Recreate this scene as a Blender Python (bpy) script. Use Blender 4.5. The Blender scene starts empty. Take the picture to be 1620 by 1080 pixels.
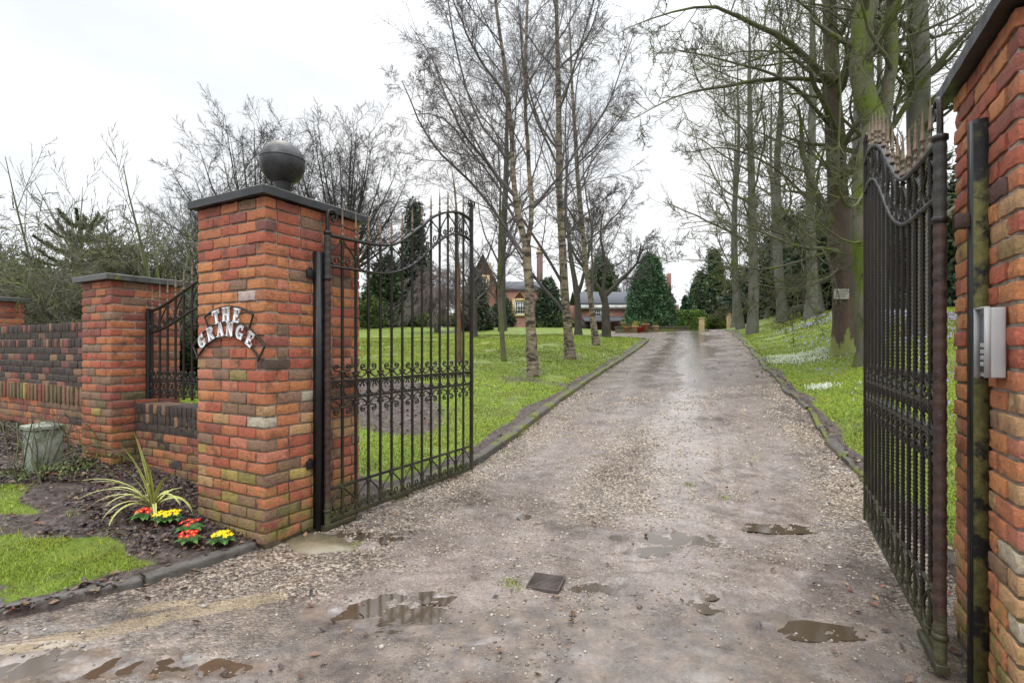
import bpy, math, random
import numpy as np
from mathutils import Vector
R = math.radians
sc = bpy.context.scene
# ------------------------------------------------------------------ camera, world, sun
CH = 1.474
F = 802.0
cam_d = bpy.data.cameras.new('camera'); cam = bpy.data.objects.new('camera', cam_d)
sc.collection.objects.link(cam); sc.camera = cam
cam.location = (0, 0, CH); cam.rotation_euler = (R(90), 0, 0)
cam_d.sensor_width = 36; cam_d.lens = 36 * F / 1620; cam_d.shift_y = 13 / 1620
cam_d.clip_start = .05; cam_d.clip_end = 2000
sc.view_settings.view_transform = 'Standard'; sc.view_settings.look = 'None'
sc.view_settings.gamma = 1; sc.view_settings.use_curve_mapping = False
sc.view_settings.exposure = 0.06
SUN_EL, SUN_AZ = R(48), R(20)
world = bpy.data.worlds.new("World"); sc.world = world; world.use_nodes = True
wn = world.node_tree; wn.nodes.clear()
def wnode(t, **k):
    n = wn.nodes.new(t)
    for a, v in k.items(): setattr(n, a, v)
    return n
wo = wnode('ShaderNodeOutputWorld')
sky = wnode('ShaderNodeTexSky', sky_type='NISHITA', sun_disc=False, sun_elevation=SUN_EL, sun_rotation=SUN_AZ)
bg1 = wnode('ShaderNodeBackground'); bg1.inputs[1].default_value = .10
wn.links.new(sky.outputs[0], bg1.inputs[0])
tc = wnode('ShaderNodeTexCoord'); sx = wnode('ShaderNodeSeparateXYZ')
wn.links.new(tc.outputs['Generated'], sx.inputs[0])
# overcast luminance: dimmer towards the horizon, brightest overhead
mr = wnode('ShaderNodeMapRange'); mr.interpolation_type = 'SMOOTHSTEP'; mr.inputs[1].default_value = .45; mr.inputs[2].default_value = .95
mr.inputs[3].default_value = 1.12; mr.inputs[4].default_value = 4.4
wn.links.new(sx.outputs[2], mr.inputs[0])
nz = wnode('ShaderNodeTexNoise'); nz.inputs['Scale'].default_value = 1.6; nz.inputs['Detail'].default_value = 5
mp = wnode('ShaderNodeMapping'); mp.inputs['Scale'].default_value = (1, 1, 2.2)
wn.links.new(tc.outputs['Generated'], mp.inputs[0]); wn.links.new(mp.outputs[0], nz.inputs[0])
cr = wnode('ShaderNodeValToRGB'); cr.color_ramp.elements[0].position = .38; cr.color_ramp.elements[0].color = (.76, .825, .89, 1)
cr.color_ramp.elements[1].position = .62; cr.color_ramp.elements[1].color = (1, 1, 1, 1)
wn.links.new(nz.outputs[0], cr.inputs[0])
bg2 = wnode('ShaderNodeBackground'); wn.links.new(cr.outputs[0], bg2.inputs[0]); wn.links.new(mr.outputs[0], bg2.inputs[1])
mxs = wnode('ShaderNodeMixShader'); mxs.inputs[0].default_value = .93
wn.links.new(bg1.outputs[0], mxs.inputs[1]); wn.links.new(bg2.outputs[0], mxs.inputs[2]); wn.links.new(mxs.outputs[0], wo.inputs[0])
sl = bpy.data.lights.new('sun', 'SUN'); sl.energy = .9; sl.angle = R(14); sl.color = (1, .96, .9)
so = bpy.data.objects.new('sun', sl); sc.collection.objects.link(so)
sd = Vector((math.sin(SUN_AZ) * math.cos(SUN_EL) * -1, -math.cos(SUN_AZ) * math.cos(SUN_EL), math.sin(SUN_EL)))
so.rotation_euler = sd.to_track_quat('Z', 'Y').to_euler()
sky.sun_rotation = math.atan2(sd.x, sd.y)

# ------------------------------------------------------------------ layout frames
PHI = R(-28.47)                      # the gate line runs at this angle
cP, sP = math.cos(PHI), math.sin(PHI)
C0 = np.array([-1.8545, 3.80])       # near corner of the big left pillar
def L(x, y):                         # pillar frame -> world; x along the street wall, y into the property
    return (C0[0] + x * cP - y * sP, C0[1] + x * sP + y * cP)
def at(px, py, Y):                   # a point seen in the photo, at the real distance Y
    return np.array([(px - 810) / F * Y, Y, CH - (py - 553) / F * Y])

def smooth(x):
    x = np.clip(x, 0, 1); return x * x * (3 - 2 * x)
_T = [-99, 2.3, 3.4, 6.5, 11.5, 18, 23.4, 31.2, 36, 45, 70, 200]
_Z = [-.03, -.03, .06, .42, .84, 1.40, 1.90, 2.62, 2.92, 3.05, 3.1, 3.1]
_tt = np.linspace(-5, 200, 4101); _zz = np.interp(_tt, _T, _Z)
_k = np.hanning(41); _k /= _k.sum(); _zz = np.convolve(np.pad(_zz, 20, mode='edge'), _k, mode='valid')
def Hd(t): return np.interp(t, _tt, _zz)
def tloc(X, Y): return (X - C0[0]) * (-sP) + (Y - C0[1]) * cP
def dloc(X, Y): return -((X - C0[0]) * cP + (Y - C0[1]) * sP)
def Xc(Y): return np.interp(Y, [-10, 2, 5.5, 8.7, 13.4, 19.4, 24.6, 32, 60, 300], [-3.2, .15, 1.475, 2.74, 4.5, 6.85, 8.8, 11.4, 20, 92])
# left and right edge of the driveway as functions of Y
_LY = [-30, 1.9, 2.35, 2.78, 3.03, 3.40, 3.83, 4.4, 4.9, 5.6, 6.6]
_LX = [-60, -30, -4.6, -2.86, -2.47, -2.24, -1.93, -1.62, -1.36, -1.0, -.50]
def XL(Y):
    Y = np.asarray(Y, float)
    a = np.interp(Y, _LY, _LX); b = Xc(Y) - 2.32
    far = smooth((Y - 26) / 6) * 3.6
    w = smooth((Y - 5.6) / 1.0)
    return a * (1 - w) + (b - far) * w
def XR(Y):
    Y = np.asarray(Y, float)
    a = np.interp(Y, [-30, 1.6, 1.9, 2.5, 3.4], [60, 40, 2.4, 2.75, 2.95])
    b = Xc(Y) + 2.25 + .04 * np.sin(Y * 1.7)
    w = smooth((Y - 2.6) / .9)
    return a * (1 - w) + b * w
def dk(t): return np.interp(t, [-8, -2.3, -2.0, -1.7, -1.35, -.96, -.5, 0], [30, 9, 2.2, .9, .34, .16, .11, .02])
def terrain(X, Y):
    X = np.asarray(X, float); Y = np.asarray(Y, float)
    t = tloc(X, Y); d = dloc(X, Y)
    base = Hd(t)
    p = np.clip(XL(Y) - X, 0, None); q = np.clip(X - XR(Y), 0, None)
    lawn = base + .05 + .30 * smooth(p / 4.5) + .02 * np.clip(p, 0, 25)
    bank = base + .07 + .95 * smooth((q - .2) / 4.8) + .012 * np.clip(q, 0, 30)
    bed = .0 + np.clip(.085 * (d - dk(t)), 0, .5)
    w = smooth((t - .45) / .9)
    left = bed * (1 - w) + lawn * w
    ins = (X > XL(Y)) & (X < XR(Y))
    z = np.where(X <= XL(Y), left, np.where(X >= XR(Y), bank, base - .10))
    wob = .012 * np.sin(X * 3.1 + 1) * np.sin(Y * 2.7) + .02 * np.sin(X * .7) * np.sin(Y * .53 + 2)
    return z + np.where(ins, 0, wob)
def tz(x, y): return float(terrain(x, y))
PUD = [(-.66, 2.93, .30, .14, .026), (-.48, 3.08, .12, .06, .014), (1.21, 4.05, .34, .15, .022), (1.02, 3.8, .18, .08, .012), (.60, 3.2, .15, .07, .014),
       (-2.2, 2.42, .30, .09, .018), (-1.55, 2.40, .2, .06, .012), (1.66, 2.72, .18, .07, .008), (2.25, 4.25, .22, .10, .009),
       (-1.25, 4.05, .24, .14, .016), (.1, 4.6, .05, .06, .012), (1.15, 3.05, .10, .10, .010)]
def nse(X, Y, s, seed=0):
    r = np.random.RandomState(seed); o = 0
    for i in range(7):
        a = r.rand() * 6.28; k = s * (.6 + r.rand() * 1.2); o = o + np.sin((X * math.cos(a) + Y * math.sin(a)) * k + r.rand() * 6.28)
    return o / 3.2
def drive_z(X, Y, fine=True):
    z = Hd(tloc(X, Y))
    if fine:
        near = np.clip((12 - Y) / 6, 0, 1)
        z = z + near * (.006 * nse(X, Y, 3.5, 4) + .0055 * nse(X, Y, 9, 1) + .0045 * nse(X, Y, 24, 2) + .003 * nse(X, Y, 55, 3))
        w = np.exp(-(((X - 0.05 * 0) - (Xc(Y) + .25)) / 1.0) ** 2) * 0
        for (x, y, a, b, dp) in PUD:
            rr = ((X - x) / a) ** 2 + ((Y - y) / b) ** 2
            z = z - dp * np.exp(-rr * 1.1) + .010 * np.exp(-rr * .4) * (nse(X, Y, 14, 61) + .8 * nse(X, Y, 34, 62) + .6 * nse(X, Y, 70, 63))
    return z

# ------------------------------------------------------------------ helpers: materials
def pmat(name, cols, scale=5., detail=6., rough=(.6, .9), bump=.3, bscale=30., bdist=.01, layers=(), attr=None, spec=.4,
         attr_mix=1.0, metallic=0., rscale=None, wave=None, rand=0., rthr=(.35, .65), mapping=None, hue=None, sub=0.):
    m = bpy.data.materials.new(name); m.use_nodes = True
    nt = m.node_tree; N = nt.nodes; K = nt.links
    b = N['Principled BSDF']
    co = N.new('ShaderNodeTexCoord'); src = co.outputs['Object']
    if mapping:
        mpn = N.new('ShaderNodeMapping'); mpn.inputs['Scale'].default_value = mapping
        K.new(src, mpn.inputs[0]); srcm = mpn.outputs[0]
    else: srcm = src
    def noise(s, d=6., r=.6, src_=None):
        n = N.new('ShaderNodeTexNoise'); n.inputs['Scale'].default_value = s; n.inputs['Detail'].default_value = d
        n.inputs['Roughness'].default_value = r
        K.new(src_ or srcm, n.inputs[0]); return n.outputs[0]
    def ramp(fac, cs, lo=.3, hi=.7):
        r = N.new('ShaderNodeValToRGB'); e = r.color_ramp.elements
        while len(e) < len(cs): e.new(.5)
        for i, c in enumerate(cs):
            e[i].position = lo + (hi - lo) * i / max(1, len(cs) - 1); e[i].color = (*c, 1)
        K.new(fac, r.inputs[0]); return r.outputs[0]
    def mix(fac, a, c, mode='MIX'):
        x = N.new('ShaderNodeMix'); x.data_type = 'RGBA'; x.blend_type = mode
        if isinstance(fac, float): x.inputs[0].default_value = fac
        else: K.new(fac, x.inputs[0])
        for s, v in ((6, a), (7, c)):
            if isinstance(v, tuple): x.inputs[s].default_value = (*v, 1)
            else: K.new(v, x.inputs[s])
        return x.outputs[2]
    if len(cols) > 1: col = ramp(noise(scale, detail), cols)
    else:
        c = cols[0]; col = ramp(noise(scale, detail), [tuple(v * .75 for v in c), tuple(min(1, v * 1.2) for v in c)])
    if attr:
        a = N.new('ShaderNodeAttribute'); a.attribute_name = attr
        n1 = ramp(noise(scale, detail, .75), [(.36, .33, .31), (.95, .93, .92), (1.12, 1.1, 1.08), (1.5, 1.42, 1.4)], .28, .72)
        ac = mix(1.0, a.outputs['Color'], n1, 'MULTIPLY')
        col = mix(float(attr_mix), col, ac)
    for ly in layers:
        c, s, lo, hi = ly[:4]
        n = noise(s, 8., .65)
        if len(ly) > 4 and ly[4]:            # height or channel mask
            kind, a0, a1 = ly[4]
            if kind == 'z':
                sp = N.new('ShaderNodeSeparateXYZ'); K.new(src, sp.inputs[0]); v = sp.outputs[2]
            elif kind == 'nz':
                g = N.new('ShaderNodeNewGeometry'); sp = N.new('ShaderNodeSeparateXYZ'); K.new(g.outputs['Normal'], sp.inputs[0]); v = sp.outputs[2]
            else:
                at_ = N.new('ShaderNodeAttribute'); at_.attribute_name = kind; sp = None; v = at_.outputs['Fac']
            mm = N.new('ShaderNodeMapRange'); mm.inputs[1].default_value = a0; mm.inputs[2].default_value = a1
            K.new(v, mm.inputs[0])
            mt = N.new('ShaderNodeMath'); mt.operation = 'MULTIPLY_ADD'; mt.inputs[1].default_value = .5; K.new(mm.outputs[0], mt.inputs[0])
            ad = N.new('ShaderNodeMath'); ad.operation = 'ADD'; K.new(n, ad.inputs[0])
            mt.inputs[2].default_value = -.25; K.new(mt.outputs[0], ad.inputs[1]); n = ad.outputs[0]
        f = N.new('ShaderNodeMapRange'); f.inputs[1].default_value = lo; f.inputs[2].default_value = hi
        K.new(n, f.inputs[0]); col = mix(f.outputs[0], col, c)
    if rand:
        oi = N.new('ShaderNodeObjectInfo'); hs = N.new('ShaderNodeHueSaturation')
        m1 = N.new('ShaderNodeMapRange'); m1.inputs[3].default_value = 1 - rand; m1.inputs[4].default_value = 1 + rand
        K.new(oi.outputs['Random'], m1.inputs[0]); K.new(m1.outputs[0], hs.inputs['Value']); K.new(col, hs.inputs['Color']); col = hs.outputs[0]
    K.new(col, b.inputs['Base Color'])
    rr = N.new('ShaderNodeMapRange'); rr.inputs[1].default_value = rthr[0]; rr.inputs[2].default_value = rthr[1]
    rr.inputs[3].default_value = rough[0]; rr.inputs[4].default_value = rough[1]
    K.new(noise(rscale or scale, 5.), rr.inputs[0]); K.new(rr.outputs[0], b.inputs['Roughness'])
    b.inputs['Specular IOR Level'].default_value = spec; b.inputs['Metallic'].default_value = metallic
    if sub:
        b.inputs['Transmission Weight'].default_value = 0
    if bump:
        bn = N.new('ShaderNodeBump'); bn.inputs['Strength'].default_value = bump; bn.inputs['Distance'].default_value = bdist
        hsrc = noise(bscale, 8., .7)
        if wave:
            wv = N.new('ShaderNodeTexWave'); wv.bands_direction = wave[1]; wv.inputs['Scale'].default_value = wave[0]
            wv.inputs['Distortion'].default_value = wave[2]; K.new(src, wv.inputs[0])
            ad = N.new('ShaderNodeMath'); ad.operation = 'ADD'; K.new(wv.outputs[1], ad.inputs[0]); K.new(hsrc, ad.inputs[1]); hsrc = ad.outputs[0]
        K.new(hsrc, bn.inputs['Height']); K.new(bn.outputs[0], b.inputs['Normal'])
    return m
MT = {}
MT['brick'] = pmat('brick', [(.3, .1, .05), (.4, .15, .07)], 34, rough=(.5, .9), bump=1., bscale=42, bdist=.020, attr='Col', spec=.35,
    layers=[((.07, .045, .034), 7, .52, .76), ((.25, .20, .06), 9, .68, .84, ('z', 2.2, .1)), ((.45, .38, .32), 13, .74, .78), ((.06, .058, .028), 5, .60, .82, ('z', .38, -.1))])
MT['brick_far'] = pmat('brick_far', [(.20, .088, .066), (.29, .15, .115)], 1.2, rough=(.7, .95), bump=.4, bscale=8, bdist=.02)
MT['bark_brick'] = pmat('sooty_brick', [(.09, .06, .05), (.19, .12, .095)], 1.5, rough=(.7, .95), bump=.4, bscale=8, bdist=.02)
MT['bark_dark'] = pmat('dark_bark', [(.030, .026, .022), (.085, .075, .055)], 5, rough=(.7, .95), bump=.8, bscale=12, bdist=.03, mapping=(1, 1, .5), layers=[((.06, .075, .02), 1.5, .55, .7)])
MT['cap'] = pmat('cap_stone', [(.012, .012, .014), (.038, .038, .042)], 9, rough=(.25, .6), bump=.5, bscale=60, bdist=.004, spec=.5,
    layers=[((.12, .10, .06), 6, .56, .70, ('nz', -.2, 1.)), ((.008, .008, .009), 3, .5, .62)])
MT['cap_moss'] = pmat('cap_stone_mossy', [(.03, .03, .032), (.10, .10, .09)], 9, rough=(.25, .6), bump=.5, bscale=60, bdist=.006, spec=.5,
    layers=[((.20, .18, .03), 5, .56, .64), ((.3, .3, .28), 12, .64, .72)])
MT['iron'] = pmat('wrought_iron', [(.006, .005, .0045), (.024, .017, .012)], 14, rough=(.32, .6), bump=.5, bscale=90, bdist=.003, spec=.4,
    layers=[((.045, .044, .02), 4, .60, .75, ('z', 1.1, .1)), ((.10, .035, .02), 8, .64, .74)])
MT['rust'] = pmat('rusty_iron', [(.014, .009, .008), (.07, .030, .020)], 18, rough=(.4, .7), bump=.8, bscale=60, bdist=.006, spec=.5,
    layers=[((.07, .07, .03), 5, .56, .7, ('z', .9, .0)), ((.03, .028, .024), 4, .55, .6, ('z', 1.6, 2.4))])
MT['gilt'] = pmat('weathered_gilt', [(.05, .034, .022), (.24, .155, .09)], 28, rough=(.35, .6), bump=.4, bscale=120, bdist=.002, spec=.5, layers=[((.05, .035, .03), 30, .58, .66)])
MT['black'] = pmat('black_steel', [(.006, .006, .007), (.014, .014, .015)], 9, rough=(.3, .5), bump=.3, bscale=60, bdist=.003, spec=.4)
MT['lichen_steel'] = pmat('lichened_steel', [(.06, .06, .016), (.16, .15, .045)], 30, rough=(.7, .9), bump=.9, bscale=90, bdist=.006,
    layers=[((.012, .012, .011), 11, .50, .60), ((.012, .012, .012), 5, .50, .6, ('z', 1.6, 2.6))])
MT['white'] = pmat('white_letters', [(.72, .72, .75)], 10, rough=(.4, .6), bump=.1, bscale=50, bdist=.002)
MT['whitepaint'] = pmat('white_paint', [(.75, .75, .74)], 3, rough=(.4, .6), bump=0)
MT['grey_plastic'] = pmat('brushed_metal', [(.33, .325, .33), (.40, .39, .385)], 6, rough=(.5, .65), bump=.15, bscale=60, bdist=.002, metallic=0., layers=[((.2, .18, .14), 18, .70, .76)])
MT['keypad'] = pmat('keypad', [(.08, .09, .10)], 6, rough=(.3, .5), bump=0)
MT['stone'] = pmat('old_stone', [(.20, .21, .17), (.36, .38, .32)], 9, rough=(.6, .9), bump=.8, bscale=40, bdist=.01,
    layers=[((.09, .13, .05), 7, .52, .62), ((.05, .045, .04), 12, .62, .7)])
MT['kerb'] = pmat('kerb_stone', [(.06, .052, .045), (.13, .115, .10)], 7, rough=(.4, .85), bump=1., bscale=28, bdist=.02,
    layers=[((.115, .135, .015), 2.6, .46, .56), ((.03, .025, .022), 9, .58, .68)])
MT['kerb_concrete'] = pmat('kerb_concrete', [(.05, .044, .038), (.13, .12, .105)], 12, rough=(.4, .8), bump=.8, bscale=60, bdist=.006,
    layers=[((.035, .026, .02), 6, .52, .66), ((.06, .085, .02), 5, .60, .70)])
MT['buff'] = pmat('buff_stone', [(.42, .30, .16), (.55, .42, .24)], 3, rough=(.7, .9), bump=.2, bscale=12)
MT['slate'] = pmat('roof_slate', [(.045, .05, .06), (.09, .097, .115)], 2, rough=(.6, .8), bump=.5, wave=(3.2, 'Z', .4), bdist=.02)
MT['glass'] = pmat('window_glass', [(.05, .06, .07)], 2, rough=(.05, .12), bump=0, spec=.8)
MT['darkwood'] = pmat('dark_boards', [(.04, .03, .035), (.08, .06, .06)], 4, rough=(.5, .7), bump=.3, wave=(3, 'X', .1))
MT['water'] = pmat('puddle_water', [(.055, .038, .024), (.085, .062, .042)], 3, rough=(.005, .015), bump=.03, bscale=9, bdist=.01, spec=1.0)
MT['water'].node_tree.nodes['Principled BSDF'].inputs['IOR'].default_value = 1.6
MT['birch'] = pmat('birch_bark', [(.12, .095, .065), (.36, .29, .20)], 5.5, rough=(.7, .9), bump=1., bscale=12, bdist=.03, mapping=(1, 1, 2.6),
    layers=[((.035, .028, .022), 4.5, .46, .58), ((.10, .10, .02), 1.4, .55, .68)])
MT['bark_mossy'] = pmat('mossy_bark', [(.075, .066, .048), (.18, .165, .12)], 4, rough=(.7, .95), bump=1., bscale=14, bdist=.03, mapping=(1, 1, .5),
    layers=[((.10, .135, .012), 1.7, .45, .58), ((.03, .026, .02), 6, .58, .7)])
MT['bark_brown'] = pmat('brown_bark', [(.06, .042, .033), (.135, .095, .07)], 6, rough=(.7, .95), bump=1., bscale=18, bdist=.035, mapping=(1, 1, .35),
    layers=[((.09, .11, .02), 1.2, .56, .68), ((.24, .26, .08), 3, .5, .56, ('z', .95, -.1))])
MT['bark_grey'] = pmat('grey_bark', [(.075, .072, .06), (.16, .155, .13)], 3, rough=(.7, .95), bump=.9, bscale=10, bdist=.03, mapping=(1, 1, .5), rand=.2,
    layers=[((.075, .095, .025), 1.3, .50, .66)])
MT['twig_birch'] = pmat('birch_twigs', [(.075, .065, .068), (.14, .122, .112)], 1.5, rough=(.6, .9), bump=0, spec=.2, rand=.12)
MT['twig_mossy'] = pmat('mossy_twigs', [(.07, .065, .045), (.15, .145, .095)], 1.4, rough=(.6, .9), bump=0, spec=.2, layers=[((.10, .125, .02), 2.2, .50, .60)])
MT['twig_grey'] = pmat('grey_twigs', [(.075, .068, .068), (.14, .128, .12)], 1.2, rough=(.6, .9), bump=0, spec=.2, rand=.2)
MT['twig_dark'] = pmat('dark_twigs', [(.040, .036, .038), (.08, .072, .07)], 1.2, rough=(.6, .9), bump=0, spec=.2)
MT['twig_green'] = pmat('greenish_twigs', [(.09, .088, .06), (.16, .152, .11)], 2, rough=(.6, .9), bump=0, spec=.2, rand=.15, layers=[((.13, .15, .045), 2.5, .5, .62)])
MT['twig_purple'] = pmat('purple_twigs', [(.11, .085, .082), (.19, .15, .145)], 1.2, rough=(.6, .9), bump=0, spec=.2)
MT['leaf'] = pmat('foliage', [(.03, .06, .02), (.06, .1, .03)], .8, rough=(.45, .75), bump=0, attr='Col', spec=.35)
MT['grassblade'] = pmat('grass_blades', [(.1, .2, .02), (.16, .28, .04)], .9, rough=(.5, .8), bump=0, attr='Col', spec=.3)
MT['petal'] = pmat('petals', [(.5, .5, .5)], 9, rough=(.5, .7), bump=0, attr='Col', spec=.2)
MT['litter'] = pmat('leaf_litter', [(.08, .05, .04), (.14, .08, .06)], 20, rough=(.25, .6), bump=.3, bscale=80, bdist=.003, attr='Col', spec=.5)
MT['pebble'] = pmat('pebbles', [(.3, .27, .22), (.5, .45, .38)], 30, rough=(.35, .7), bump=.2, bscale=90, bdist=.002, attr='Col', spec=.45)
MT['yellow'] = pmat('faded_yellow', [(.30, .21, .10), (.42, .31, .17)], 6, layers=[((.10, .08, .07), 16, .44, .54)], rough=(.4, .7), bump=.4, bscale=60, bdist=.004)
MT['bronze'] = pmat('dark_bronze', [(.02, .02, .022), (.06, .06, .06)], 6, rough=(.4, .7), bump=.3)
MT['terracotta'] = pmat('terracotta', [(.30, .14, .07), (.42, .22, .12)], 6, rough=(.6, .8), bump=.1)
MT['redpot'] = pmat('red_glaze', [(.35, .03, .02)], 6, rough=(.3, .5), bump=0)
MT['signboard'] = pmat('weathered_board', [(.30, .28, .23), (.48, .46, .40)], 7, rough=(.6, .8), bump=.2)
MT['signink'] = pmat('faded_ink', [(.06, .06, .06)], 9, rough=(.6, .8), bump=0)

# ------------------------------------------------------------------ helpers: objects
def tag(o, label=None, cat=None, group=None, kind=None):
    if label: o['label'] = label
    if cat: o['category'] = cat
    if group: o['group'] = group
    if kind: o['kind'] = kind
    return o
def empty(name, loc, rz=0., **k):
    o = bpy.data.objects.new(name, None); sc.collection.objects.link(o)
    o.location = loc; o.rotation_euler = (0, 0, rz); o.empty_display_size = .2
    return tag(o, **k)
def link(name, me, mat=None, parent=None, loc=None, rz=None):
    if mat is not None and not me.materials: me.materials.append(MT[mat] if isinstance(mat, str) else mat)
    o = bpy.data.objects.new(name, me); sc.collection.objects.link(o)
    if parent: o.parent = parent
    if loc is not None: o.location = loc
    if rz is not None: o.rotation_euler = (0, 0, rz)
    return o
def copy_tree(o, parent=None):
    c = o.copy(); sc.collection.objects.link(c); c.parent = parent
    for ch in KIDS(o): copy_tree(ch, c)
    return c
def KIDS(o): return [x for x in sc.collection.objects if x.parent == o]
def npmesh(name, V, Fq=None, Ft=None, col=None, smooth_=True, facecol=False):
    me = bpy.data.meshes.new(name)
    V = np.ascontiguousarray(V, np.float32).reshape(-1, 3)
    loops = []; starts = []; tot = 0
    if Fq is not None and len(Fq):
        Fq = np.asarray(Fq, np.int32).reshape(-1, 4); loops.append(Fq.ravel()); starts.append(np.arange(len(Fq)) * 4); tot += len(Fq) * 4
    if Ft is not None and len(Ft):
        Ft = np.asarray(Ft, np.int32).reshape(-1, 3); loops.append(Ft.ravel()); starts.append(tot + np.arange(len(Ft)) * 3)
    lo = np.concatenate(loops); st = np.concatenate(starts).astype(np.int32)
    me.vertices.add(len(V)); me.vertices.foreach_set('co', V.ravel())
    me.loops.add(len(lo)); me.loops.foreach_set('vertex_index', lo.astype(np.int32))
    me.polygons.add(len(st)); me.polygons.foreach_set('loop_start', st)
    if smooth_: me.polygons.foreach_set('use_smooth', np.ones(len(st), bool))
    if col is not None:
        a = me.attributes.new('Col', 'FLOAT_COLOR', 'POINT')
        c = np.ones((len(V), 4), np.float32); c[:, :3] = col; a.data.foreach_set('color', c.ravel())
    me.update(calc_edges=True); return me
class MB:
    def __init__(s): s.V = []; s.Q = []; s.T = []; s.n = 0
    def add(s, V, Q=None, T=None):
        V = np.asarray(V, float).reshape(-1, 3)
        if Q is not None and len(Q): s.Q.append(np.asarray(Q).reshape(-1, 4) + s.n)
        if T is not None and len(T): s.T.append(np.asarray(T).reshape(-1, 3) + s.n)
        s.V.append(V); s.n += len(V); return s
    def box(s, x0, x1, y0, y1, z0, z1, bev=0.):
        if bev <= 0:
            V = [(x, y, z) for z in (z0, z1) for y in (y0, y1) for x in (x0, x1)]
            return s.add(V, [(0, 2, 3, 1), (4, 5, 7, 6), (0, 1, 5, 4), (2, 6, 7, 3), (0, 4, 6, 2), (1, 3, 7, 5)])
        V, Q = rbox(np.array([[(x0 + x1) / 2, (y0 + y1) / 2, (z0 + z1) / 2]]), np.array([[abs(x1 - x0) / 2, abs(y1 - y0) / 2, abs(z1 - z0) / 2]]), bev)
        return s.add(V, Q)
    def tube(s, P, r, k=6, cap=True):
        P = np.asarray(P, float); n = len(P); r = np.broadcast_to(np.asarray(r, float), (n,))
        V, Q = tubes(P[None], r[None], k); s.add(V, Q)
        if cap:
            for e in (0, n - 1):
                ring = V.reshape(n, k, 3)[e]; c = ring.mean(0)
                s.add(np.vstack([ring, c]), None, [(i, (i + 1) % k, k) if e else ((i + 1) % k, i, k) for i in range(k)])
        return s
    def lathe(s, prof, c=(0, 0, 0), k=16, sq=False):
        prof = np.asarray(prof, float); n = len(prof); a = np.arange(k) / k * 2 * math.pi + (math.pi / 4 if sq else 0)
        V = np.stack([np.outer(prof[:, 0], np.cos(a)) + c[0], np.outer(prof[:, 0], np.sin(a)) + c[1], np.repeat(prof[:, 1:2], k, 1) + c[2]], -1).reshape(-1, 3)
        Q = [(i * k + j, i * k + (j + 1) % k, (i + 1) * k + (j + 1) % k, (i + 1) * k + j) for i in range(n - 1) for j in range(k)]
        return s.add(V, Q)
    def prism(s, poly, y0, y1):          # polygon in x,z extruded along y
        n = len(poly); V = [(x, y0, z) for x, z in poly] + [(x, y1, z) for x, z in poly]
        s.add(V, [(i, (i + 1) % n, n + (i + 1) % n, n + i) for i in range(n)])
        T = [(0, i, i + 1) for i in range(1, n - 1)] + [(n, n + i + 1, n + i) for i in range(1, n - 1)]
        s.T.append(np.array(T) + s.n - 2 * n); return s
    def build(s, name, mat, parent=None, loc=None, rz=None, smooth_=False, col=None):
        me = npmesh(name, np.vstack(s.V), np.vstack(s.Q) if s.Q else None, np.vstack(s.T) if s.T else None, smooth_=smooth_, col=col)
        return link(name, me, mat, parent, loc, rz)
def tubes(P, r, k):
    # P (m,n,3), r (m,n)
    m, n, _ = P.shape
    T = np.empty_like(P); T[:, 1:-1] = P[:, 2:] - P[:, :-2] if n > 2 else 0
    T[:, 0] = P[:, 1] - P[:, 0]; T[:, -1] = P[:, -1] - P[:, -2]
    T /= np.linalg.norm(T, axis=2, keepdims=True) + 1e-12
    mean = P[:, -1] - P[:, 0]; mean /= np.linalg.norm(mean, axis=1, keepdims=True) + 1e-12
    ref = np.where(np.abs(mean[:, 1:2]) > .8, np.array([[1., 0, 0]]), np.array([[0., 1., 0]]))[:, None, :]
    U = ref - (T * ref).sum(2, keepdims=True) * T
    U /= np.linalg.norm(U, axis=2, keepdims=True) + 1e-9
    W = np.cross(T, U)
    a = np.arange(k) / k * 2 * math.pi + (math.pi / 4 if k == 4 else 0)
    V = P[:, :, None, :] + r[:, :, None, None] * (np.cos(a)[None, None, :, None] * U[:, :, None, :] + np.sin(a)[None, None, :, None] * W[:, :, None, :])
    i = np.arange(n - 1)[:, None]; j = np.arange(k)[None, :]
    q = np.stack([i * k + j, i * k + (j + 1) % k, (i + 1) * k + (j + 1) % k, (i + 1) * k + j], -1).reshape(-1, 4)
    Q = (q[None] + (np.arange(m) * n * k)[:, None, None]).reshape(-1, 4)
    return V.reshape(-1, 3), Q
_tpl = None
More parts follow.
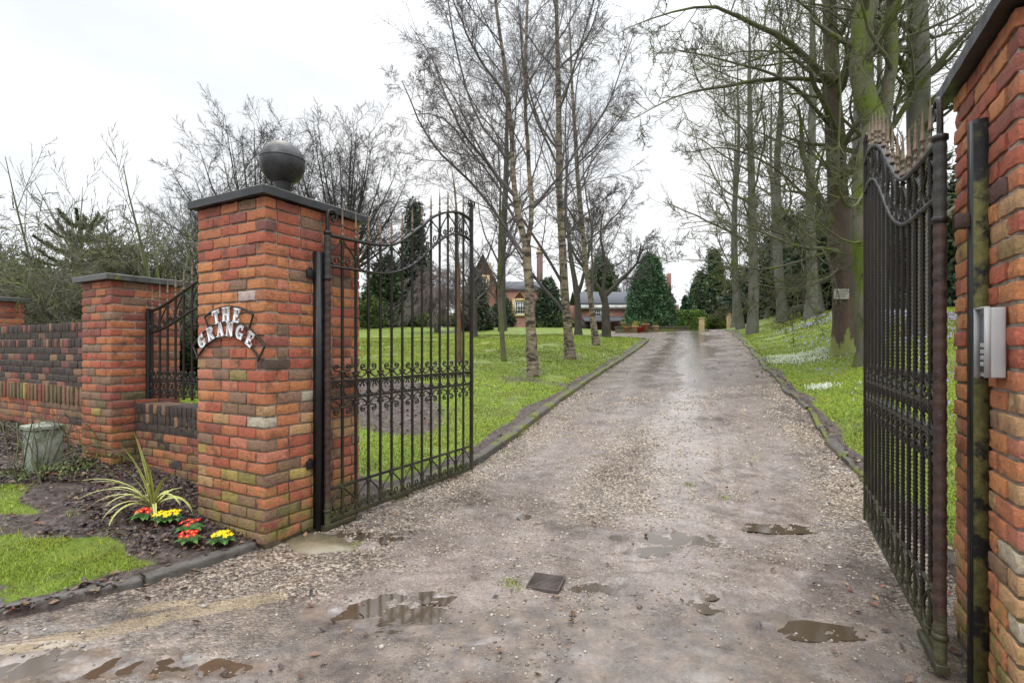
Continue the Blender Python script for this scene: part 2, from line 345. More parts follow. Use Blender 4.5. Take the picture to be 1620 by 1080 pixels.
def rbox(C, Hh, r=.006, jitter=0., rng=None, rot=0.):
    """rounded boxes, C (m,3) centres, Hh (m,3) half sizes"""
    global _tpl
    if _tpl is None:
        gx, gy, gz = 7, 4, 5; idx = {}; V = []
        Q = []
        def vid(i, j, k):
            if (i, j, k) not in idx: idx[(i, j, k)] = len(V); V.append((i, j, k))
            return idx[(i, j, k)]
        for i in range(gx - 1):
            for j in range(gy - 1):
                Q.append((vid(i, j, 0), vid(i, j + 1, 0), vid(i + 1, j + 1, 0), vid(i + 1, j, 0)))
                Q.append((vid(i, j, gz - 1), vid(i + 1, j, gz - 1), vid(i + 1, j + 1, gz - 1), vid(i, j + 1, gz - 1)))
        for i in range(gx - 1):
            for k in range(gz - 1):
                Q.append((vid(i, 0, k), vid(i + 1, 0, k), vid(i + 1, 0, k + 1), vid(i, 0, k + 1)))
                Q.append((vid(i, gy - 1, k), vid(i, gy - 1, k + 1), vid(i + 1, gy - 1, k + 1), vid(i + 1, gy - 1, k)))
        for j in range(gy - 1):
            for k in range(gz - 1):
                Q.append((vid(0, j, k), vid(0, j, k + 1), vid(0, j + 1, k + 1), vid(0, j + 1, k)))
                Q.append((vid(gx - 1, j, k), vid(gx - 1, j + 1, k), vid(gx - 1, j + 1, k + 1), vid(gx - 1, j, k + 1)))
        _tpl = (np.array(V), np.array(Q))
    TV, TQ = _tpl; m = len(C)
    P = np.empty((m, len(TV), 3))
    for ax, g in ((0, 7), (1, 4), (2, 5)):
        h = Hh[:, ax:ax + 1]; rr = np.minimum(r, h * .6)
        inner = np.linspace(-1, 1, g - 2)
        lv = np.concatenate([-h, (h - rr) * inner[None], h], 1)
        P[:, :, ax] = np.take_along_axis(lv, np.broadcast_to(TV[:, ax][None], (m, len(TV))), 1)
    hh = Hh[:, None, :]; rr = np.minimum(r, Hh.min(1) * .6)[:, None, None]
    q = np.clip(P, -(hh - rr), hh - rr); dlt = P - q; nl = np.linalg.norm(dlt, axis=2, keepdims=True) + 1e-9
    P = q + dlt / nl * rr
    if jitter and rng is not None:
        ph = rng.rand(m, 1, 3) * 40
        W = (P + C[:, None, :]) * 1.0
        nx = np.sin(W[..., 0] * 61 + ph[..., 0] + 2 * np.sin(W[..., 2] * 83)) + np.sin(W[..., 1] * 71 + W[..., 2] * 90 + ph[..., 1])
        ny = np.sin(W[..., 1] * 67 + ph[..., 1] + 2 * np.sin(W[..., 0] * 47)) + np.sin(W[..., 2] * 120 + ph[..., 2])
        nz_ = np.sin(W[..., 0] * 38 + ph[..., 2]) + .8 * np.sin(W[..., 0] * 90 + W[..., 1] * 60 + ph[..., 0])
        P = P + jitter * np.stack([nx, ny, nz_], -1)
        if rot:
            an = rng.randn(m, 1) * rot; c, s_ = np.cos(an), np.sin(an)
            x, z = P[..., 0] * c - P[..., 2] * s_, P[..., 0] * s_ + P[..., 2] * c; P[..., 0] = x; P[..., 2] = z
    V = (P + C[:, None, :]).reshape(-1, 3)
    Q = (TQ[None] + (np.arange(m) * len(TV))[:, None, None]).reshape(-1, 4)
    return V, Q
NTV = 0

# ------------------------------------------------------------------ ground
def grid_axis(lo, hi, a, b, step, g=1.09):
    mid = list(np.arange(a, b, step)); s = step; x = b; up = []
    while x < hi: up.append(x); s *= g; x += s
    up.append(hi); s = step; x = a - step; dn = []
    while x > lo: dn.append(x); s *= g; x -= s
    dn.append(lo)
    return np.array(dn[::-1] + mid + up)
gx = grid_axis(-400, 400, -6.5, 5.5, .07); gy = grid_axis(-30, 900, 1.6, 9.0, .07)
GX, GY = np.meshgrid(gx, gy); GZ = terrain(GX, GY)
GZ = GZ + np.where(GY > 3.5, 0, 0)
Vg = np.stack([GX, GY, GZ], -1).reshape(-1, 3); nx_, ny_ = len(gx), len(gy)
ii, jj = np.meshgrid(np.arange(ny_ - 1), np.arange(nx_ - 1), indexing='ij')
Qg = np.stack([ii * nx_ + jj, ii * nx_ + jj + 1, (ii + 1) * nx_ + jj + 1, (ii + 1) * nx_ + jj], -1).reshape(-1, 4)
# soil weight
def soil_w(X, Y):
    t = tloc(X, Y); d = dloc(X, Y); p = XL(Y) - X; q = X - XR(Y)
    w = np.zeros_like(X)
    out = (t < .6) & (X < XL(Y))
    # outside the wall: soil bed near the wall and pillar, turf towards the street
    edge = -.62 - .28 * np.clip(d - .7, 0, 2.2) * 0 + .14 * np.sin(d * 3.1) + .08 * np.sin(d * 7 + 1)
    turf = smooth((edge - t) / .14) * smooth((d - dk(t) - .14) / .16 + .2 * np.sin(t * 9))
    far_path = smooth((t + .86 - .1 * np.sin(d * 2)) / .1) * 0
    bare = smooth((nse(X, Y, 5, 14) + .5 * nse(X, Y, 12, 15) - .35) / .5) * .8
    w = np.where(out, np.maximum(1 - turf, bare), w)
    ins = (t >= .6) & (X <= XL(Y))
    strip = smooth((.42 - p + .12 * nse(X, Y, 3, 8)) / .2) * smooth((30 - Y) / 4)
    bedm = smooth(1.5 - (((X + 2.3 + .2 * (Y - 9.5)) / 1.05) ** 2 + ((Y - 9.5) / 2.1) ** 2) + .3 * nse(X, Y, 2.5, 33))
    bd = smooth((.95 - np.abs(t - .9)) / .3) * (d > .1)
    w = np.where(ins, np.maximum(np.maximum(strip, bedm), bd), w)
    for (bx, by, br) in ((0.55, 12.9, .8), (1.95, 16.8, .9), (-.25, 15.2, .7), (3.7, 22, .9), (1.1, 14.2, 1.1), (2.1, 18.3, 1.3), (.2, 13.8, 1.3), (-.6, 12.4, 1.0), (1.6, 12.2, .8)):
        w = np.maximum(w, .48 * (.6 + .8 * nse(X, Y, 2.5, 12)) * smooth(1.5 - np.hypot(X - bx, (Y - by) * .7) / br) * (X < XL(Y)))
    rb = (X >= XR(Y)) & (t > .3)
    w = np.where(rb, smooth((.30 - q + .1 * nse(X, Y, 4, 9)) / .2), w)
    return w
Wg = soil_w(GX, GY).reshape(-1)
gcol = np.zeros((len(Vg), 3)); gcol[:, 0] = Wg
gcol[:, 1] = (smooth((GX - XR(GY)) / .4) * (GX > XR(GY))).reshape(-1)
me = npmesh('ground', Vg, Qg, col=gcol)
def ground_mat():
    m = bpy.data.materials.new('ground_turf_and_soil'); m.use_nodes = True; nt = m.node_tree; N = nt.nodes; K = nt.links; b = N['Principled BSDF']
    co = N.new('ShaderNodeTexCoord'); src = co.outputs['Object']
    def noise(s, d=6., r=.6):
        n = N.new('ShaderNodeTexNoise'); n.inputs['Scale'].default_value = s; n.inputs['Detail'].default_value = d; n.inputs['Roughness'].default_value = r
        K.new(src, n.inputs[0]); return n.outputs[0]
    def ramp(f, cs):
        r = N.new('ShaderNodeValToRGB'); e = r.color_ramp.elements
        while len(e) < len(cs): e.new(.5)
        for i, (p, c) in enumerate(cs): e[i].position = p; e[i].color = (*c, 1)
        K.new(f, r.inputs[0]); return r.outputs[0]
    def mix(f, a, c):
        x = N.new('ShaderNodeMix'); x.data_type = 'RGBA'; K.new(f, x.inputs[0]); K.new(a, x.inputs[6]); K.new(c, x.inputs[7]); return x.outputs[2]
    g1 = ramp(noise(.55, 6), [(.34, (.10, .15, .014)), (.5, (.155, .225, .018)), (.66, (.22, .27, .022))])
    g2 = ramp(noise(9, 8, .75), [(.3, (.05, .07, .015)), (.55, (.16, .22, .02)), (.75, (.22, .27, .035))])
    x = N.new('ShaderNodeMix'); x.data_type = 'RGBA'; x.inputs[0].default_value = .45; K.new(g1, x.inputs[6]); K.new(g2, x.inputs[7]); gr = x.outputs[2]
    worn = ramp(noise(1.1, 9, .75), [(.50, (0, 0, 0)), (.64, (.75, .75, .75))])
    mud = ramp(noise(14, 8, .7), [(.35, (.055, .045, .025)), (.6, (.12, .11, .06))])
    gr = mix(worn, gr, mud)
    soil = ramp(noise(13, 9, .75), [(.3, (.03, .021, .018)), (.5, (.08, .060, .052)), (.68, (.18, .14, .125))])
    at_ = N.new('ShaderNodeAttribute'); at_.attribute_name = 'Col'; sp = N.new('ShaderNodeSeparateColor'); K.new(at_.outputs['Color'], sp.inputs[0])
    ad = N.new('ShaderNodeMath'); ad.operation = 'MULTIPLY_ADD'; K.new(noise(11, 6, .7), ad.inputs[0]); ad.inputs[1].default_value = .9; K.new(sp.outputs[0], ad.inputs[2])
    mrn = N.new('ShaderNodeMapRange'); mrn.inputs[1].default_value = .82; mrn.inputs[2].default_value = 1.08; K.new(ad.outputs[0], mrn.inputs[0])
    col = mix(mrn.outputs[0], gr, soil); K.new(col, b.inputs['Base Color'])
    rr = N.new('ShaderNodeMapRange'); rr.inputs[1].default_value = .4; rr.inputs[2].default_value = .6; rr.inputs[3].default_value = .35; rr.inputs[4].default_value = .8
    K.new(noise(4), rr.inputs[0]); K.new(rr.outputs[0], b.inputs['Roughness']); b.inputs['Specular IOR Level'].default_value = .3
    bn = N.new('ShaderNodeBump'); bn.inputs['Strength'].default_value = .9; bn.inputs['Distance'].default_value = .03
    K.new(noise(35, 8, .75), bn.inputs['Height']); K.new(bn.outputs[0], b.inputs['Normal'])
    return m
tag(link('ground', me, ground_mat()), kind='structure')

# driveway
dy = grid_axis(-30, 60, 1.5, 7.5, .028, 1.05); NC = 210
DYv = dy; uu = np.linspace(0, 1, NC)
xl = np.clip(XL(DYv), -60, 99); xr = np.clip(XR(DYv), -99, 60)
# wide rows in front keep a fine middle
DX = np.empty((len(dy), NC)); DY_ = np.repeat(dy[:, None], NC, 1)
for r_ in range(len(dy)):
    a, b = xl[r_] - .05, xr[r_] + .05
    if a < -3.6 or b > 3.6:
        ca = max(a, -3.4); cb = min(b, 3.4); na = 12 if a < ca else 0; nb = 12 if b > cb else 0
        DX[r_] = np.concatenate([np.linspace(a, ca, na, endpoint=False) if na else [], np.linspace(ca, cb, NC - na - nb), np.linspace(cb, b, nb + 1)[1:] if nb else []])
    else: DX[r_] = np.linspace(a, b, NC)
DZ = drive_z(DX, DY_)
V = np.stack([DX, DY_, DZ], -1).reshape(-1, 3)
ii, jj = np.meshgrid(np.arange(len(dy) - 1), np.arange(NC - 1), indexing='ij')
Q = np.stack([ii * NC + jj, ii * NC + jj + 1, (ii + 1) * NC + jj + 1, (ii + 1) * NC + jj], -1).reshape(-1, 4)
X_, Y_ = V[:, 0], V[:, 1]
qn = (X_ - Xc(Y_))
gcl = np.zeros((len(V), 3))
# R: gravel amount, G: wet, B: street mud/tarmac
ridge = np.exp(-((qn + .35) / .45) ** 2) * smooth((Y_ - 4) / 1) * smooth((8.5 - Y_) / 2)
gcl[:, 0] = np.clip(ridge + .8 * smooth((np.abs(qn) - 1.5) / .5) + .25, 0, 1)
gcl[:, 1] = 1. * np.clip(1.35 * np.exp(-((qn - .25 + .25 * np.sin(Y_ * .9)) / .42) ** 2) * smooth((Y_ - 3.0) / 1) + .7 * np.exp(-((qn + 1.0) / .35) ** 2) * smooth((Y_ - 5) / 2) + .5 * smooth((-X_ - 1) / 1.2) * smooth((3.0 - Y_) / .5), 0, 1.3)
gcl[:, 1] = np.clip(gcl[:, 1] + .75 * smooth((nse(X_, Y_, 1.7, 91) + .5 * nse(X_, Y_, 5, 92) - .1) / .6) * smooth((10 - Y_) / 2), 0, 1.3)
for (x, y, a, b, dp) in PUD:
    rr_ = ((X_ - x) / a) ** 2 + ((Y_ - y) / b) ** 2
    gcl[:, 1] = np.maximum(gcl[:, 1], 1.15 * smooth(1.7 - rr_ * .42)); gcl[:, 0] *= 1 - .8 * smooth(1.5 - rr_ * .5)
gcl[:, 2] = smooth((3.3 - Y_ - .25 * X_ * 0 + .3 * nse(X_, Y_, 2, 5)) / .9)
me = npmesh('driveway', V, Q, col=gcl)
mk = np.zeros(len(V))
for (xa, ya, xb_, yb, wd) in ((-2.95, 2.33, -1.95, 2.84, .075), (-1.98, 2.83, -1.45, 3.10, .08), (-2.15, 2.93, -1.9, 3.03, .05)):
    dx_, dy_ = xb_ - xa, yb - ya; l2 = dx_ * dx_ + dy_ * dy_; u_ = np.clip(((X_ - xa) * dx_ + (Y_ - ya) * dy_) / l2, 0, 1)
    mk = np.maximum(mk, smooth(1.6 - np.hypot(X_ - xa - u_ * dx_, Y_ - ya - u_ * dy_) / wd))
am = me.attributes.new('Mark', 'FLOAT', 'POINT'); am.data.foreach_set('value', mk.astype(np.float32))
def drive_mat():
    m = bpy.data.materials.new('wet_gravel_drive'); m.use_nodes = True; nt = m.node_tree; N = nt.nodes; K = nt.links; b = N['Principled BSDF']
    co = N.new('ShaderNodeTexCoord'); src = co.outputs['Object']
    def noise(s, d=6., r=.6, map_=None):
        n = N.new('ShaderNodeTexNoise'); n.inputs['Scale'].default_value = s; n.inputs['Detail'].default_value = d; n.inputs['Roughness'].default_value = r
        K.new(map_ or src, n.inputs[0]); return n.outputs[0]
    def ramp(f, cs):
        r = N.new('ShaderNodeValToRGB'); e = r.color_ramp.elements
        while len(e) < len(cs): e.new(.5)
        for i, (p, c) in enumerate(cs): e[i].position = p; e[i].color = (*c, 1)
        K.new(f, r.inputs[0]); return r.outputs[0]
    def mix(f, a, c, mode='MIX'):
        x = N.new('ShaderNodeMix'); x.data_type = 'RGBA'; x.blend_type = mode
        if isinstance(f, float): x.inputs[0].default_value = f
        else: K.new(f, x.inputs[0])
        K.new(a, x.inputs[6]); K.new(c, x.inputs[7]); return x.outputs[2]
    def mr_(v, a, b_, c=0., d=1.):
        n = N.new('ShaderNodeMapRange'); n.inputs[1].default_value = a; n.inputs[2].default_value = b_; n.inputs[3].default_value = c; n.inputs[4].default_value = d
        K.new(v, n.inputs[0]); return n.outputs[0]
    def ma(op, a, c):
        n = N.new('ShaderNodeMath'); n.operation = op
        for i, v in enumerate((a, c)):
            if isinstance(v, float): n.inputs[i].default_value = v
            else: K.new(v, n.inputs[i])
        return n.outputs[0]
    at_ = N.new('ShaderNodeAttribute'); at_.attribute_name = 'Col'; sp = N.new('ShaderNodeSeparateColor'); K.new(at_.outputs['Color'], sp.inputs[0])
    gv, wet, st = sp.outputs
    vo = N.new('ShaderNodeTexVoronoi'); vo.inputs['Scale'].default_value = 62; vo.inputs['Randomness'].default_value = 1; K.new(src, vo.inputs[0])
    vo2 = N.new('ShaderNodeTexVoronoi'); vo2.inputs['Scale'].default_value = 115; K.new(src, vo2.inputs[0])
    sc1 = N.new('ShaderNodeSeparateColor'); K.new(vo.outputs['Color'], sc1.inputs[0])
    stones = ramp(sc1.outputs[0], [(0, (.045, .034, .028)), (.35, (.14, .105, .082)), (.7, (.25, .195, .155)), (1, (.50, .42, .33))])
    sc2 = N.new('ShaderNodeSeparateColor'); K.new(vo2.outputs['Color'], sc2.inputs[0])
    fines = ramp(sc2.outputs[0], [(0, (.09, .07, .06)), (.6, (.215, .172, .150)), (1, (.38, .32, .28))])
    mud = ramp(noise(2.3, 9, .7), [(.3, (.07, .050, .040)), (.46, (.185, .142, .122)), (.7, (.37, .31, .28))])
    base = mix(.5, mud, fines)
    gm = mr_(ma('ADD', ma('MULTIPLY', noise(3.2, 7, .7), 1.2), ma('MULTIPLY', gv, .45)), .72, .95)
    col = mix(gm, base, stones)
    dark = mr_(noise(1.35, 9, .75), .50, .66, 0., .85)
    dk_ = ramp(noise(20, 6), [(.3, (.035, .026, .022)), (.7, (.10, .074, .060))])
    col = mix(dark, col, dk_)
    # towards the street: darker tarmac with brown mud
    tar = ramp(noise(6, 9, .75), [(.32, (.04, .034, .031)), (.46, (.115, .095, .083)), (.58, (.19, .145, .112)), (.70, (.31, .26, .22))])
    tm = mr_(ma('ADD', ma('MULTIPLY', st, .8), ma('MULTIPLY', noise(1.7, 7, .7), .8)), .60, 1.0, 0., .72)
    col = mix(tm, col, tar)
    mk = N.new('ShaderNodeAttribute'); mk.attribute_name = 'Mark'
    ye = ramp(noise(9, 8, .75), [(.35, (.26, .19, .10)), (.65, (.46, .35, .20))])
    mf = mr_(ma('ADD', mk.outputs['Fac'], ma('MULTIPLY', noise(17, 9, .8), 1.1)), 1.10, 1.46, 0., .45)
    col = mix(mf, col, ye)
    K.new(col, b.inputs['Base Color'])
    w = ma('ADD', ma('MULTIPLY', wet, .30), ma('ADD', ma('MULTIPLY', noise(1.1, 8, .7), .75), ma('MULTIPLY', noise(7, 8, .7), .25)))
    rgh = mr_(w, .42, .60, .55, .06)
    K.new(rgh, b.inputs['Roughness']); K.new(mr_(w, .44, .60, .25, .9), b.inputs['Specular IOR Level'])
    h1 = ma('MULTIPLY', vo.outputs['Distance'], gm)
    h = ma('ADD', ma('MULTIPLY', h1, -1.2), ma('ADD', ma('MULTIPLY', noise(18, 10, .75), 1.6), ma('MULTIPLY', vo2.outputs['Distance'], -.35)))
    bn = N.new('ShaderNodeBump'); bn.inputs['Distance'].default_value = .022
    K.new(mr_(w, .44, .66, 1., .10), bn.inputs['Strength'])
    K.new(h, bn.inputs['Height']); K.new(bn.outputs[0], b.inputs['Normal'])
    return m
tag(link('driveway', me, drive_mat()), kind='structure')
# puddles: level water sheets lying in the dips of the drive surface
pm = MB()
for i, (x, y, a, b, dp) in enumerate(PUD):
    base = Hd(tloc(np.array(x), np.array(y))); lv = float(base) - dp * .42
    n = 72; an = np.arange(n) / n * 6.283; ks = np.linspace(.05, 1.7, 34)
    GXp = x + a * np.cos(an)[:, None] * ks[None]; GYp = y + b * np.sin(an)[:, None] * ks[None]; Gz = drive_z(GXp, GYp)
    lv = min(lv, float(np.percentile(Gz[:, 22:].max(1), 35)))
    above = Gz > lv + .0008; first = np.where(above.any(1), above.argmax(1), 99)
    kk = np.where(first < 99, ks[np.minimum(first, 33)] + .03, 1.15 + .25 * np.sin(an * 3 + x * 9) + .12 * np.sin(an * 7))
    last = np.where(above.any(1), 33 - np.argmax(~above[:, ::-1], axis=1), 99)
    kk = np.maximum(kk, np.where(last < 33, ks[np.minimum(last, 33)] + .05, kk)); kk = np.max([np.roll(kk, q) for q in range(-3, 4)], axis=0)
    kk = np.mean([np.roll(kk, q) for q in range(-2, 3)], axis=0); kk = np.minimum(kk, 1.6)
    pts = [(x + a * k_ * math.cos(q), y + b * k_ * math.sin(q), lv) for q, k_ in zip(an, kk)]
    pm.add(pts + [(x, y, lv)], None, [(j, (j + 1) % n, n) for j in range(n)])
tag(pm.build('puddle_water', 'water'), kind='structure')

# kerbs ------------------------------------------------------------
def kerb_line(name, pts, w, h, mat, seg, rng, drop=0.12, jit=.012, outer=1):
    pts = np.array(pts); dl = np.r_[0, np.cumsum(np.hypot(*np.diff(pts, axis=0).T))]
    mb = MB(); s = 0; total = dl[-1]
    while s < total - .05:
        ln = seg * (.6 + .8 * rng.random()); e = min(s + ln, total)
        p0 = np.array([np.interp(s, dl, pts[:, 0]), np.interp(s, dl, pts[:, 1])]); p1 = np.array([np.interp(e, dl, pts[:, 0]), np.interp(e, dl, pts[:, 1])])
        c = (p0 + p1) / 2; dr = p1 - p0; l = np.hypot(*dr); dr /= l; nr = np.array([-dr[1], dr[0]])
        zz = float(Hd(tloc(c[0], c[1]))) + h * (1 + .25 * (rng.random() - .5)); z0 = float(Hd(tloc(p0[0], p0[1]))); z1 = float(Hd(tloc(p1[0], p1[1])))
        ww = w * (1 + .3 * (rng.random() - .5))
        V, Q = rbox(np.array([[0, 0, 0.]]), np.array([[l / 2 - .004, ww / 2, (h + drop) / 2]]), min(.02, w * .2), jit * .4, np.random.RandomState(rng.randrange(9999)))
        V[:, 2] += (z1 - z0) / l * V[:, 0]
        off = (rng.random() - .5) * jit * 2
        W = np.c_[c[0] + V[:, 0] * dr[0] + (V[:, 1] + off) * nr[0], c[1] + V[:, 0] * dr[1] + (V[:, 1] + off) * nr[1], zz - (h + drop) / 2 + V[:, 2]]
        mb.add(W, Q); s = e
    return tag(mb.build(name, mat, smooth_=True), kind='structure')
rng = random.Random(5)
ys = np.linspace(5.15, 27.0, 90)
kerb_line('left_kerb', [(float(XL(y)) - .02, y) for y in ys] + [(float(XL(y)), y) for y in np.linspace(27.3, 33, 16)], .15, .085, 'kerb', .55, rng)
ys = np.linspace(4.6, 33, 110)
kerb_line('right_kerb', [(float(XR(y)) + .03, y) for y in ys], .13, .055, 'kerb', .5, rng, jit=.02)
ys = np.r_[np.linspace(2.0, 2.35, 6), np.linspace(2.42, 3.84, 24)]
kerb_line('street_kerb', [(float(XL(y)) - .03, y) for y in ys], .10, .058, 'kerb_concrete', .9, rng, jit=.003)

# ------------------------------------------------------------------ brickwork
PAL = {'red': (.35, .100, .058), 'orange': (.45, .185, .075), 'dred': (.24, .080, .058), 'plum': (.18, .075, .065), 'black': (.045, .034, .034),
       'rust': (.39, .145, .070), 'buff': (.40, .24, .12), 'yellow': (.34, .25, .08), 'pink': (.42, .16, .10), 'brown': (.22, .13, .085), 'olive': (.15, .12, .06), 'char': (.055, .042, .038)}
def pick(rng, w):
    ks = list(w); tot = sum(w.values()); r = rng.random() * tot
    for k in ks:
        r -= w[k]
        if r <= 0: return np.array(PAL[k]) * 1.13 * (1 + .18 * (rng.random() - .5))
    return np.array(PAL[ks[-1]])
def zones_main(u, rng):   # u: 0 at the base, 1 at the top
    if u > .84: return pick(rng, dict(red=5, dred=3, rust=3, plum=.8, brown=.6))
    if u > .55: return pick(rng, dict(red=3, orange=4, rust=4, dred=1, pink=.8, brown=.8))
    if u > .30: return pick(rng, dict(red=2, rust=4, orange=1.5, brown=3, buff=1.3, pink=1.5, yellow=.3, dred=1))
    if u > .10: return pick(rng, dict(red=2.5, rust=3, brown=3, buff=.8, yellow=.4, pink=1.5, dred=1, olive=.5))
    return pick(rng, dict(brown=4, dred=1.5, rust=1, olive=2))
def zones_right(u, rng):
    if u > .75: return pick(rng, dict(red=5, dred=1.5, rust=3, orange=1.5))
    if u > .45: return pick(rng, dict(orange=5, rust=4, red=2, buff=1.5, yellow=.15))
    return pick(rng, dict(buff=4, orange=3, rust=3, pink=1.5, brown=1.5, yellow=.3))
def zones_second(u, rng):
    if u > .45: return pick(rng, dict(red=3, rust=4, brown=2, dred=3, olive=.2))
    return pick(rng, dict(red=2, rust=2, dred=3, brown=3, olive=.6, yellow=.3))
def zones_wall(u, rng):
    if u > .50: return pick(rng, dict(char=6, black=1.5, plum=1, brown=1.4, dred=.8))
    return pick(rng, dict(dred=3, rust=3, brown=4, yellow=.25, char=.6))
def zones_low(u, rng):
    if u > .7: return pick(rng, dict(char=6, black=1, brown=1))
    return pick(rng, dict(rust=3, dred=3, brown=3, yellow=.2, char=.8))
def ring_courses(x0, x1, y0, y1, z0, n, ch, st, hd, bj, rng, zones, faces='xXyY', special=None):
    C = []; H = []; col = []
    def run(a, b, fixed, axis, z, side, u):
        ln = b - a; k = max(1, int(ln / st + .3)); rem = ln - k * st; parts = [st] * k
        if rem > st * .3: parts.append(rem)
        else: parts = [ln / k] * k
        if rng.random() < .5: parts = parts[::-1]
        p = a
        for w in parts:
            c = p + w / 2; dep = (rng.random() - .5) * .007
            h = (w / 2 - bj / 2, hd / 2, ch / 2 - bj / 2 * (1 + .3 * rng.random()))
            if axis == 'x': C.append((c, fixed + dep, z)); H.append(h)
            else: C.append((fixed + dep, c, z)); H.append((h[1], h[0], h[2]))
            col.append(zones(u, rng)); p += w
    for i in range(n):
        z = z0 + (i + .5) * ch; u = (i + .5) / n
        e = i % 2
        ax0, ax1 = (x0, x1) if e == 0 else (x0 + hd, x1 - hd)
        ay0, ay1 = (y0 + hd, y1 - hd) if e == 0 else (y0, y1)
        if 'y' in faces: run(ax0, ax1, y0 + hd / 2, 'x', z, -1, u)
        if 'Y' in faces: run(ax0, ax1, y1 - hd / 2, 'x', z, 1, u)
        if 'x' in faces: run(ay0, ay1, x0 + hd / 2, 'y', z, -1, u)
        if 'X' in faces: run(ay0, ay1, x1 - hd / 2, 'y', z, 1, u)
    return np.array(C, float), np.array(H, float), np.array(col)
def brick_mesh(name, C, H, col, core, seed, r=.0042, jit=.0017, mort=(.27, .225, .18)):
    rr = np.random.RandomState(seed)
    # split by orientation so that the template's long axis follows the brick
    Vs = []; Qs = []; cs = []; n = 0
    swap = H[:, 1] > H[:, 0]
    for s in (False, True):
        m = swap == s
        if not m.any(): continue
        c, h = C[m], H[m]
        if s:
            V, Q = rbox(c[:, [1, 0, 2]], h[:, [1, 0, 2]], r, jit, rr, .006); V = V[:, [1, 0, 2]]; Q = Q[:, ::-1]
        else: V, Q = rbox(c, h, r, jit, rr, .006)
        k = len(V) // m.sum()
        Vs.append(V); Qs.append(Q + n); cs.append(np.repeat(col[m], k, 0)); n += len(V)
    b = MB()
    for bx in core: b.box(*bx)
    V = np.vstack(b.V); Vs.append(V); Qs.append(np.vstack(b.Q) + n); cs.append(np.tile(mort, (len(V), 1)))
    me = npmesh(name, np.vstack(Vs), np.vstack(Qs), col=np.vstack(cs), smooth_=False); return me
def stone_slab(x0, x1, y0, y1, z0, z1, seed, pyr=0., jit=.002, n=14):
    # slab with slightly uneven faces and an optional weathered (raised) centre
    xs = np.linspace(-1, 1, n); e = .985
    xs = np.r_[-1, -e, xs[1:-1], e, 1]; m = len(xs); V = []; rr = np.random.RandomState(seed)
    X, Y = np.meshgrid(xs, xs); hx, hy = (x1 - x0) / 2, (y1 - y0) / 2; cx, cy = (x0 + x1) / 2, (y0 + y1) / 2
    d = np.maximum(np.abs(X), np.abs(Y)); top = z1 + pyr * (1 - d) - np.where(d > .999, .006, 0)
    PX, PY = cx + X * hx, cy + Y * hy
    nz_ = nse(PX, PY, 30, seed) * jit
    Vt = np.stack([PX + nz_ * (d > .99), PY + nz_ * (d > .99), top + nz_], -1).reshape(-1, 3)
    Vb = np.stack([PX + nz_ * (d > .99), PY + nz_ * (d > .99), np.full_like(PX, z0)], -1).reshape(-1, 3)
    i, j = np.meshgrid(np.arange(m - 1), np.arange(m - 1), indexing='ij')
    Q = np.stack([i * m + j, i * m + j + 1, (i + 1) * m + j + 1, (i + 1) * m + j], -1).reshape(-1, 4)
    b = MB(); b.add(Vt, Q); b.add(Vb, Q[:, ::-1])
    ring = [j for j in range(m)] + [i * m + m - 1 for i in range(1, m)] + [(m - 1) * m + j for j in range(m - 2, -1, -1)] + [i * m for i in range(m - 2, 0, -1)]
    b.add(np.vstack([Vt[ring], Vb[ring]]), [(len(ring) + k, len(ring) + (k + 1) % len(ring), (k + 1) % len(ring), k) for k in range(len(ring))])
    return b
def ball(parent, cx, cy, z, r, neck):
    a = np.linspace(-math.pi / 2, math.pi / 2, 33)
    b = MB(); b.lathe([(max(1e-4, r * math.cos(q)), r * math.sin(q)) for q in a], (cx, cy, z), 48)
    b.lathe([(r * 1.0, -.008), (r * 1.012, -.004), (r * 1.012, .002), (r * 1.0, .006)], (cx, cy, z + .03), 48)
    o = b.build('ball_finial', 'cap', parent, smooth_=True)
    b2 = MB(); b2.lathe([(.10, neck), (.10, neck + .02), (.065, neck + .03), (.05, neck + .08), (.052, neck + .14), (.075, z - r + .02)], (cx, cy, 0), 24)
    b2.build('neck', 'cap', o, smooth_=True); return o
CHS = .0878
# big left pillar, local frame: x -0.866..0, y 0..0.965
pl = empty('gate_pillar', (C0[0], C0[1], 0), PHI, label='tall brick gate pillar with stone ball on its cap and THE GRANGE letters', cat='pillar', group='brick gate pillars')
C, H, col = ring_courses(-.866, 0, 0, .965, -.0, 30, CHS, .2165, .107, .0125, random.Random(3), zones_main)
